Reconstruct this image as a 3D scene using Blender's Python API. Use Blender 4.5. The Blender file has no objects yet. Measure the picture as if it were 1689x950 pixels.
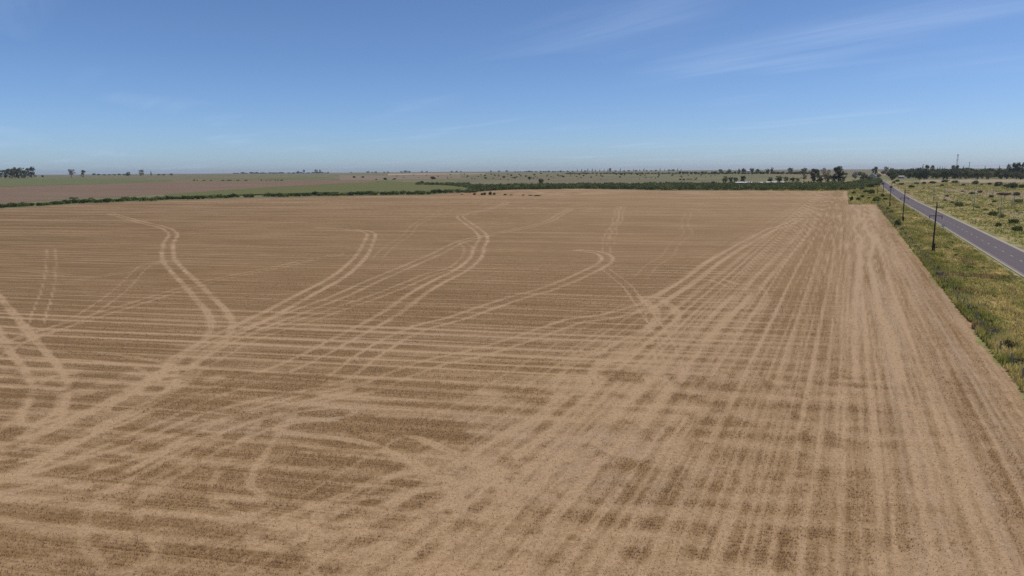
import bpy, bmesh, math, random
import numpy as np
from mathutils import Vector, Matrix

sc = bpy.context.scene
col = sc.collection
R = math.radians

# ------------------------------------------------------------------ camera
CAM_H = 18.0
cam_data = bpy.data.cameras.new('camera')
cam = bpy.data.objects.new('camera', cam_data)
col.objects.link(cam)
cam_data.sensor_width = 36.0
cam_data.lens = 24.0
cam_data.clip_start = 0.3
cam_data.clip_end = 40000.0
PITCH, ROLL = R(9.72), R(0.385)
cam.matrix_world = (Matrix.Translation((0, 0, CAM_H)) @ Matrix.Rotation(R(90) - PITCH, 4, 'X')
                    @ Matrix.Rotation(-ROLL, 4, 'Z'))
sc.camera = cam

# ------------------------------------------------------------------ sky, sun, exposure
SUN_EL, SUN_AZ = R(60), R(84)          # azimuth clockwise from the view heading (+Y)
world = bpy.data.worlds.new('World')
sc.world = world
world.use_nodes = True
wn, wl = world.node_tree.nodes, world.node_tree.links
wn.clear()
w_out = wn.new('ShaderNodeOutputWorld')
w_bg = wn.new('ShaderNodeBackground')
w_bg.inputs['Strength'].default_value = 0.123
sky = wn.new('ShaderNodeTexSky')
sky.sky_type = 'NISHITA'
sky.sun_disc = False
sky.sun_elevation = SUN_EL
sky.sun_rotation = SUN_AZ
sky.altitude = 30
sky.air_density = 0.65
sky.dust_density = 0.55
sky.ozone_density = 9.0
# thin cirrus: streaked noise on a high flat layer, over the whole sky
w_tc = wn.new('ShaderNodeTexCoord')
w_sep = wn.new('ShaderNodeSeparateXYZ')
wl.new(w_tc.outputs['Generated'], w_sep.inputs[0])
def wmath(op, a, b=None, clamp=False):
    n = wn.new('ShaderNodeMath'); n.operation = op; n.use_clamp = clamp
    for i, v in enumerate((a, b)):
        if v is None: continue
        if isinstance(v, (int, float)): n.inputs[i].default_value = v
        else: wl.new(v, n.inputs[i])
    return n.outputs[0]
zz = wmath('MAXIMUM', wmath('ADD', w_sep.outputs['Z'], 0.03), 0.02)
cu, cv = wmath('DIVIDE', w_sep.outputs['X'], zz), wmath('DIVIDE', w_sep.outputs['Y'], zz)
w_cmb = wn.new('ShaderNodeCombineXYZ')
wl.new(cu, w_cmb.inputs['X']); wl.new(cv, w_cmb.inputs['Y'])
def wnoise(scale, rot, stretch, off, detail=5, rough=0.55):
    a = wn.new('ShaderNodeMapping'); a.inputs['Rotation'].default_value = (0, 0, rot)
    m = wn.new('ShaderNodeMapping')
    m.inputs['Location'].default_value = off
    m.inputs['Scale'].default_value = stretch
    wl.new(w_cmb.outputs[0], a.inputs['Vector']); wl.new(a.outputs[0], m.inputs['Vector'])
    t = wn.new('ShaderNodeTexNoise')
    t.inputs['Scale'].default_value = scale
    t.inputs['Detail'].default_value = detail
    t.inputs['Roughness'].default_value = rough
    t.inputs['Distortion'].default_value = 0.3
    wl.new(m.outputs[0], t.inputs['Vector'])
    return t.outputs['Fac']
CLOUD_OFF = (3.9, 1.2, 0.0)
streak = wnoise(1.0, R(54), (0.35, 2.6, 1), (3.1, 0.4, 0), 6, 0.62)
patch = wnoise(0.55, R(54), (0.45, 1.0, 1), CLOUD_OFF, 2, 0.5)
s1 = wmath('MULTIPLY', wmath('SUBTRACT', streak, 0.33), 2.2, True)
p1 = wmath('MULTIPLY', wmath('SUBTRACT', patch, 0.535), 7.5, True)
cm = wmath('MULTIPLY', wmath('MULTIPLY', s1, p1), 0.4)
w_mix = wn.new('ShaderNodeMixRGB')
w_mix.inputs['Color2'].default_value = (4.0, 5.2, 7.2, 1)
wl.new(cm, w_mix.inputs['Fac'])
wl.new(sky.outputs[0], w_mix.inputs['Color1'])
wl.new(w_mix.outputs[0], w_bg.inputs['Color'])
wl.new(w_bg.outputs[0], w_out.inputs['Surface'])

sun_d = bpy.data.lights.new('sun', 'SUN')
sun_d.energy = 3.0
sun_d.angle = R(0.5)
sun_d.color = (1.0, 0.93, 0.83)
sun = bpy.data.objects.new('sun', sun_d)
col.objects.link(sun)
sdir = Vector((math.sin(SUN_AZ) * math.cos(SUN_EL), math.cos(SUN_AZ) * math.cos(SUN_EL), math.sin(SUN_EL)))
sun.rotation_euler = sdir.to_track_quat('Z', 'Y').to_euler()
sun.location = (60, -40, 120)

vs = sc.view_settings
vs.view_transform = 'Standard'
vs.look = 'None'
vs.exposure = 0.0
vs.gamma = 1.0
vs.use_curve_mapping = False
sc.cycles.use_denoising = False
sc.cycles.max_bounces = 4
sc.cycles.diffuse_bounces = 2
sc.cycles.glossy_bounces = 1
sc.cycles.volume_bounces = 0
sc.cycles.sample_clamp_indirect = 4.0

# ------------------------------------------------------------------ surveyed positions, metres east and north of the camera point
TRACKS = [([(-182.3, 312.4), (-158.0, 281.3), (-137.1, 254.6), (-121.7, 236.2), (-111.1, 221.2), (-100.4, 202.4), (-89.9, 178.4), (-74.7, 147.5), (-65.3, 131.1), (-53.6, 112.3), (-43.1, 95.1), (-38.6, 87.6), (-34.7, 79.7), (-32.6, 72.2),
   (-32.6, 65.6), (-30.3, 58.8)],
  2.3, 0.9, 1.0),
 ([(-78.8, 101.0), (-64.4, 84.7), (-54.8, 73.7), (-47.1, 65.2), (-42.2, 59.6), (-39.0, 55.5), (-37.5, 52.8), (-35.3, 48.7)], 2.6, 0.95, 0.95),
 ([(-38.3, 151.0), (-42.6, 140.7), (-45.4, 130.2), (-50.1, 117.6), (-51.4, 111.1), (-52.2, 104.4), (-52.8, 95.9), (-53.4, 89.4), (-53.6, 84.3), (-53.9, 79.7), (-54.7, 75.6), (-53.7, 71.0), (-52.6, 66.9)], 2.0, 0.6, 0.7),
 ([(-63.5, 225.3), (-50.6, 216.4), (-42.5, 204.9), (-36.9, 175.0), (-32.5, 145.3), (-30.4, 119.1), (-30.9, 100.9), (-31.3, 88.7), (-31.9, 79.6), (-32.3, 73.6), (-31.9, 66.3), (-31.1, 60.0), (-30.5, 55.3), (-30.3, 51.2)], 2.4, 0.9,
  1.0),
 ([(27.8, 323.9), (20.3, 286.3), (14.1, 251.0), (5.9, 223.7), (-0.8, 208.7), (-9.2, 189.6), (-13.7, 173.5), (-16.6, 151.7), (-20.0, 131.8), (-22.7, 116.4), (-23.8, 110.0), (-25.4, 99.0), (-28.2, 87.3), (-30.3, 78.5),
   (-31.2, 73.1), (-31.4, 65.6), (-30.8, 58.8)],
  2.2, 0.75, 0.8),
 ([(-2.6, 403.6), (-5.6, 367.6), (-13.5, 320.3), (-20.1, 290.6), (-20.7, 274.9), (-15.8, 243.7), (-10.2, 209.5), (-7.7, 186.6), (-7.8, 163.7), (-7.7, 143.9), (-9.3, 125.7), (-12.3, 111.6), (-14.2, 100.2), (-15.5, 88.2),
   (-17.0, 79.7), (-18.7, 71.8), (-20.7, 63.1), (-22.9, 58.6), (-24.5, 55.7), (-26.0, 51.6), (-27.1, 47.7), (-28.6, 43.9), (-29.8, 40.6), (-31.3, 39.2)],
  2.4, 0.85, 1.0),
 ([(-12.6, 173.4), (-10.3, 161.6), (-9.7, 144.0), (-11.0, 128.5), (-14.4, 120.8), (-17.1, 109.7), (-20.5, 97.2), (-23.1, 89.8), (-25.7, 81.7), (-28.1, 75.9), (-29.4, 70.3), (-29.6, 63.3)], 2.0, 0.6, 0.7),
 ([(-31.5, 291.8), (-33.2, 240.4), (-30.3, 197.3), (-29.9, 165.0), (-28.5, 145.0)], 2.2, 0.5, 0.45),
 ([(15.8, 155.8), (19.0, 151.6), (20.1, 146.0), (18.9, 135.9), (14.9, 124.6), (9.8, 112.8), (4.9, 103.0), (1.7, 98.5), (-3.9, 88.9), (-7.2, 82.6), (-10.7, 78.2), (-13.1, 71.7), (-14.7, 63.7), (-15.4, 58.4)], 2.3, 0.8, 0.85),
 ([(106.2, 252.6), (88.0, 220.7), (77.9, 206.0), (63.4, 178.7), (50.1, 153.7), (39.5, 133.2), (31.7, 116.3), (26.7, 105.9), (21.9, 97.2), (17.5, 89.7), (11.7, 83.4), (7.6, 81.2), (2.4, 74.0), (-1.0, 69.6), (-4.2, 66.0),
   (-6.8, 63.9), (-10.1, 59.5), (-12.1, 55.7), (-16.8, 52.5), (-20.1, 48.4), (-23.3, 43.9), (-25.3, 38.4)],
  2.4, 0.9, 0.9),
 ([(17.4, 124.4), (18.1, 106.2), (17.3, 87.0), (16.7, 75.5), (15.6, 65.1), (13.8, 56.6)], 1.5, 0.22, 0.7), ([(18.4, 99.0), (17.8, 91.2), (15.3, 73.6), (13.7, 63.0), (12.5, 56.6)], 0.0, 0.25, 0.6),
 ([(110.9, 252.1), (80.6, 189.0), (56.0, 140.4), (42.0, 113.5), (35.0, 100.0), (28.5, 88.0), (22.5, 76.4), (18.1, 67.4), (14.9, 60.9), (12.7, 56.0), (9.3, 49.1), (6.6, 43.6)], 2.3, 0.85, 0.7),
 ([(75.7, 293.9), (57.7, 227.6), (51.1, 197.6), (40.9, 169.8), (33.3, 145.1), (26.7, 129.4), (21.9, 114.4)], 2.3, 0.45, 0.45),
 ([(19.7, 95.6), (20.1, 88.3), (19.0, 82.0), (16.2, 75.6), (11.9, 69.2), (9.1, 64.2), (7.5, 64.6), (5.7, 59.2), (4.6, 54.6)], 2.6, 1.1, 0.8),
 ([(30.8, 114.0), (34.0, 112.1), (34.8, 105.9), (37.2, 105.4), (36.5, 100.0), (33.3, 92.1), (27.5, 81.7), (22.4, 71.6), (18.3, 62.9), (14.9, 56.0), (10.4, 47.0)], 2.4, 0.8, 0.7),
 ([(-112.2, 165.5), (-81.4, 119.0), (-65.9, 94.1), (-57.9, 81.0)], 1.6, 0.3, 0.6), ([(-72.3, 140.6), (-72.8, 134.4), (-63.0, 109.6), (-58.0, 95.4), (-55.1, 85.6), (-54.0, 78.7), (-53.9, 72.8)], 1.9, 0.4, 0.65),
 ([(-117.0, 229.7), (-121.0, 224.3), (-131.2, 218.9), (-144.3, 214.0), (-160.2, 213.7)], 1.6, 0.5, 0.55), ([(-99.4, 131.4), (-91.2, 128.2), (-81.8, 122.6), (-74.6, 119.9), (-71.8, 126.0), (-72.3, 140.6)], 1.6, 0.5, 0.5),
 ([(-80.9, 106.4), (-78.0, 108.2), (-75.3, 112.1), (-73.8, 118.7), (-71.8, 124.7)], 1.6, 0.5, 0.55), ([(-115.6, 233.9), (-99.4, 236.9), (-88.2, 245.3), (-76.8, 256.4), (-66.5, 264.1)], 1.6, 0.5, 0.5),
 ([(-57.1, 72.9), (-52.2, 69.3), (-46.5, 66.7), (-40.8, 65.8), (-35.5, 63.5), (-31.8, 60.0), (-30.1, 55.3)], 2.2, 0.8, 0.6),
 ([(-30.7, 60.0), (-30.5, 55.3), (-30.6, 51.2), (-31.3, 47.7), (-31.6, 45.0), (-31.6, 42.2), (-31.7, 39.7)], 3.4, 2.2, 0.95),
 ([(-14.6, 55.5), (-17.6, 53.2), (-20.7, 50.6), (-22.8, 48.0), (-24.2, 43.8), (-25.7, 41.5), (-27.1, 40.0), (-28.4, 38.6), (-30.3, 37.8)], 2.6, 1.0, 0.85),
 ([(-13.2, 49.5), (-16.8, 48.3), (-18.9, 45.9), (-20.4, 42.7), (-21.2, 39.6), (-22.1, 37.1), (-22.0, 35.2), (-21.1, 33.1), (-20.1, 31.7), (-18.2, 29.9)], 2.4, 0.9, 0.85),
 ([(-17.6, 49.6), (-17.4, 44.4), (-17.1, 40.4), (-16.6, 37.6), (-15.6, 36.0), (-14.3, 35.0)], 2.2, 0.8, 0.7), ([(-40.4, 59.0), (-38.9, 54.4), (-36.5, 50.4), (-35.9, 47.8), (-35.1, 44.3)], 2.3, 1.0, 0.7),
 ([(-21.5, 44.5), (-21.8, 41.7), (-22.3, 39.6), (-22.8, 38.2), (-25.1, 37.2), (-27.3, 36.9), (-29.9, 37.2)], 2.3, 1.0, 0.8),
 ([(-15.4, 46.8), (-12.3, 46.0), (-9.9, 45.1), (-7.6, 43.5), (-5.2, 41.2), (-3.1, 39.0), (-2.1, 37.1), (-1.7, 34.9)], 2.8, 1.3, 0.95),
 ([(2.2, 47.1), (0.0, 43.7), (-1.9, 40.5), (-3.1, 38.7), (-6.6, 37.4), (-8.5, 35.2), (-10.3, 33.6), (-11.9, 32.0)], 2.6, 1.1, 0.8),
 ([(6.2, 56.8), (3.6, 49.2), (1.4, 45.2), (-0.7, 42.4), (-2.1, 39.6), (-4.6, 35.9), (-6.4, 32.7), (-8.5, 30.8)], 2.5, 1.1, 0.75),
 ([(12.5, 56.6), (8.1, 47.0), (4.6, 41.6), (2.7, 37.3), (1.1, 33.7), (-0.0, 30.7), (-1.4, 28.0)], 2.4, 1.0, 0.75), ([(-9.3, 34.1), (-6.7, 34.9), (-4.2, 35.6), (-1.8, 36.8), (0.6, 38.1), (3.1, 39.5)], 2.4, 0.9, 0.6),
 ([(-9.1, 33.0), (-6.9, 33.0), (-4.8, 32.9), (-4.4, 31.5), (-5.3, 29.7), (-8.1, 29.1)], 2.3, 0.9, 0.6),
 ([(155.8, 307.9), (124.7, 245.4), (105.9, 211.2), (91.9, 179.5), (79.0, 154.0), (65.6, 127.5), (53.7, 104.8), (44.1, 86.1), (36.2, 70.3), (29.4, 56.2)], 0, 0.9, 0.8),
 ([(147.1, 285.8), (121.9, 235.7), (111.0, 214.7), (94.8, 179.3), (83.9, 157.9), (70.4, 133.2), (59.4, 110.6), (47.2, 86.0), (42.3, 74.8), (33.2, 56.1)], 0, 0.9, 0.8),
 ([(13.9, 593.2), (25.1, 533.7), (40.4, 488.5)], 2.0, 1.5, 0.9), ([(56.4, 348.6), (39.2, 248.7), (31.2, 213.7), (24.4, 176.1), (21.0, 149.6)], 1.8, 0.35, 0.5), ([(54.3, 348.2), (34.6, 229.6), (24.1, 166.1)], 1.8, 0.35, 0.45)]
PATCHES = [(-37.8, 60.9, 2.57, 2.3), (-37.5, 57.2, 1.21, 1.03), (-37.8, 54.8, 0.65, 1.69), (-41.4, 55.2, 1.7, 1.26), (-44.4, 59.2, 1.53, 1.72), (-46.8, 62.1, 1.17, 1.26), (-34.0, 53.9, 1.53, 1.37), (-34.0, 56.7, 0.67, 0.6),
 (-40.6, 58.2, 0.69, 1.09), (-28.5, 59.8, 2.1, 2.09), (-20.9, 57.8, 5.13, 2.36), (-25.7, 51.9, 4.03, 2.41), (-20.8, 54.4, 5.36, 0.76), (-25.5, 48.6, 2.76, 0.57), (-20.3, 49.3, 2.33, 0.89), (-17.5, 50.0, 1.65, 0.79),
 (-26.9, 46.7, 1.44, 0.75), (-13.9, 56.3, 1.58, 0.79), (-8.0, 55.3, 5.16, 2.29), (-8.3, 46.6, 5.27, 1.81), (-22.2, 45.3, 1.18, 0.56), (-19.5, 44.9, 0.75, 0.42), (-23.5, 45.9, 0.65, 0.38), (-32.3, 45.7, 0.49, 0.86),
 (-30.2, 45.3, 0.32, 0.83), (-35.1, 45.6, 1.09, 0.88), (-33.4, 43.7, 0.94, 0.97), (-33.1, 42.4, 0.81, 0.62), (-25.8, 44.1, 2.31, 0.73), (-23.3, 42.8, 2.04, 0.63), (-20.5, 42.5, 1.11, 0.93), (-24.7, 41.0, 1.47, 0.59),
 (-21.5, 40.4, 0.58, 0.51), (-17.9, 41.9, 1.7, 1.0), (-19.4, 40.1, 0.57, 0.44), (-18.0, 39.8, 0.76, 0.6), (-12.2, 40.7, 2.42, 1.1), (-15.4, 43.4, 0.93, 0.38), (-10.8, 43.1, 2.45, 0.47), (-6.8, 42.3, 1.0, 0.45),
 (-8.1, 39.7, 1.42, 0.79), (-12.9, 38.8, 2.96, 0.73), (-8.7, 37.8, 0.99, 0.52), (-24.8, 38.3, 2.02, 1.08), (-21.8, 37.4, 0.72, 1.24), (-18.3, 36.8, 1.5, 0.95), (-15.4, 36.6, 0.44, 0.51), (-8.9, 36.5, 0.7, 0.48),
 (-5.7, 37.4, 0.71, 0.5), (-4.3, 39.2, 0.56, 0.65), (-4.2, 42.0, 0.6, 0.61), (-2.8, 41.5, 0.59, 0.72), (-0.4, 40.5, 0.77, 0.8), (-31.8, 40.1, 0.58, 1.12), (-24.5, 35.8, 1.81, 0.97), (-20.9, 34.9, 0.84, 0.79),
 (-12.8, 35.4, 1.45, 0.85), (-10.0, 34.7, 0.5, 0.44), (-23.7, 33.7, 2.04, 0.64), (-19.4, 32.9, 1.04, 0.58), (-18.6, 34.5, 0.5, 0.57), (-15.8, 34.1, 0.66, 0.45), (-8.3, 34.2, 0.74, 0.51), (-6.4, 33.8, 0.57, 0.42),
 (-4.4, 33.6, 0.49, 0.41), (-2.3, 32.9, 0.56, 0.55), (-21.9, 31.6, 1.7, 0.55), (-13.5, 32.9, 1.04, 0.58), (-15.9, 30.2, 1.77, 0.56), (-18.1, 30.8, 0.75, 0.39), (-23.3, 30.3, 1.85, 0.42), (-19.6, 29.1, 2.14, 0.53),
 (-23.1, 28.7, 0.63, 0.38), (-9.3, 32.4, 0.71, 0.24), (-4.4, 29.8, 0.44, 0.4), (-11.5, 31.0, 0.53, 0.22), (-6.3, 31.5, 0.99, 0.22), (0.8, 53.6, 2.12, 1.74), (9.8, 58.4, 2.03, 2.08), (10.8, 52.6, 0.61, 1.75),
 (13.9, 57.4, 0.66, 2.09), (16.4, 56.9, 1.45, 1.71), (5.1, 52.0, 0.61, 1.1), (8.5, 53.4, 0.87, 1.09), (14.0, 52.5, 1.1, 0.85), (8.2, 46.9, 0.88, 0.49), (11.0, 46.0, 0.75, 0.54), (12.4, 48.7, 1.02, 0.4), (6.0, 47.3, 0.89, 0.37),
 (9.7, 43.8, 0.82, 0.49), (13.2, 45.1, 0.74, 0.58), (12.4, 42.9, 0.91, 0.58), (5.7, 41.3, 0.49, 0.67), (7.1, 44.4, 0.42, 0.41), (6.5, 43.0, 0.41, 0.39), (7.6, 40.1, 1.04, 0.76), (4.2, 38.7, 0.37, 0.53), (10.2, 39.0, 0.55, 0.7),
 (11.4, 40.8, 0.48, 0.24), (6.2, 37.2, 0.53, 0.5), (8.8, 36.0, 0.43, 0.53), (2.7, 35.6, 0.51, 0.51), (4.9, 35.0, 0.75, 0.49), (1.9, 34.0, 0.49, 0.47), (4.0, 33.2, 0.8, 0.57), (7.1, 32.7, 0.55, 0.6), (0.9, 32.1, 0.54, 0.54),
 (3.0, 31.4, 0.68, 0.6), (5.6, 29.8, 0.43, 0.61), (9.9, 32.2, 0.36, 0.59), (8.7, 29.9, 0.33, 0.52), (13.1, 38.1, 0.2, 1.29), (14.7, 41.9, 0.18, 1.03), (19.9, 44.4, 0.62, 1.06), (18.5, 41.6, 0.55, 0.83), (21.6, 43.6, 0.57, 1.62),
 (15.5, 38.3, 0.42, 0.62), (13.3, 31.2, 0.38, 0.86), (15.2, 31.5, 0.99, 0.69), (10.8, 30.4, 0.21, 0.43), (12.3, 29.1, 0.42, 0.62), (16.1, 49.6, 0.81, 1.97), (18.9, 56.4, 0.52, 2.52), (21.8, 56.4, 0.39, 3.19),
 (23.7, 54.7, 0.38, 2.44), (29.3, 58.9, 0.68, 1.85), (21.1, 49.5, 0.35, 2.02), (12.2, 31.5, 0.14, 0.86), (19.3, 36.1, 0.34, 0.83), (16.4, 29.8, 0.36, 0.58), (2.3, 29.2, 0.78, 0.3), (-0.9, 29.1, 0.64, 0.25),
 (-4.3, 36.0, 0.6, 0.37), (-6.0, 37.2, 0.8, 0.44), (-6.4, 34.3, 0.91, 0.38)]
FIELD_FAR = [(186.5, 347.2), (173.4, 352.9), (250.8, 513.9), (204.4, 532.1), (166.7, 546.8), (128.0, 556.4), (81.4, 591.2), (61.7, 601.8), (36.3, 601.5), (-0.2, 595.1), (-12.6, 584.7), (-24.1, 566.4), (-40.0, 544.3), (-64.3, 509.2),
 (-124.3, 498.1), (-176.7, 473.8), (-219.6, 442.2), (-253.7, 408.9), (-269.3, 361.6), (-291.5, 301.4), (-292.4, 228.3)]
SHEETS = [('brown_field', 'brown', [(-324.8, 336.3), (-305.5, 410.8), (-304.5, 441.1), (-300.5, 471.6), (-284.1, 501.6), (-265.0, 544.3), (-254.6, 625.2), (-234.9, 697.5), (-199.4, 801.7), (-173.4, 905.4)],
  [(-591.3, 615.7), (-516.3, 697.2), (-508.3, 739.2), (-486.7, 788.5), (-474.0, 839.7), (-446.7, 904.0), (-395.1, 932.0), (-345.7, 953.8), (-275.6, 972.0), (-191.9, 1002.2)]),
 ('green_field', 'green', [(-236.2, 467.6), (-222.1, 501.1), (-195.1, 523.5), (-162.2, 536.8), (-118.8, 554.7), (-78.1, 578.9), (-55.2, 606.9), (-37.8, 638.3)],
  [(-266.4, 528.0), (-259.8, 586.8), (-250.1, 641.9), (-233.7, 694.1), (-198.2, 796.9), (-157.8, 884.5), (-103.9, 826.1), (-39.1, 660.6)]),
 ('pale_green_field', 'green2', [(-591.3, 615.7), (-519.0, 701.0), (-511.2, 743.5), (-489.8, 793.5), (-477.2, 845.5), (-456.6, 932.5)],
  [(-1119.9, 1169.0), (-952.9, 1289.7), (-902.3, 1314.7), (-809.6, 1313.8), (-691.6, 1226.8), (-489.4, 999.7)]),
 ('pale_stubble_strip', 'pale', [(-286.2, 1607.2), (-237.7, 1770.5), (-164.9, 1823.6), (-69.4, 1831.5)], [(-431.4, 2424.0), (-335.0, 2496.3), (-213.6, 2362.7), (-83.8, 2212.5)]),
 ('dry_tan_field', 'tan', [(-237.0, 953.8), (-176.6, 990.5), (-123.9, 985.8), (-77.5, 1060.8)], [(-472.4, 1904.2), (-272.6, 1530.6), (-197.6, 1574.4), (-115.2, 1579.8)]),
 ('dry_straw_strip', 'straw', [(400.5, 675.8), (419.4, 666.3), (431.0, 639.8), (452.6, 638.7), (480.4, 623.8)], [(444.0, 749.7), (469.7, 746.6), (498.8, 741.2), (516.9, 730.0), (559.3, 726.8)]),
 ('sandy_patch', 'sand', [(307.2, 487.0), (295.7, 443.6), (288.5, 405.7), (287.3, 371.5)], [(333.0, 528.1), (335.4, 503.8), (338.1, 476.1), (358.0, 463.8)]),
 ('sandy_clearing', 'sand2', [(252.4, 408.1), (245.5, 388.4), (243.3, 375.5)], [(273.2, 441.9), (282.6, 447.7), (279.5, 431.7)]),
 ('straw_clearing', 'straw2', [(192.6, 270.4), (189.6, 259.6), (182.8, 243.6)], [(209.0, 293.8), (216.9, 297.5), (213.0, 284.4)])]
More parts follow.
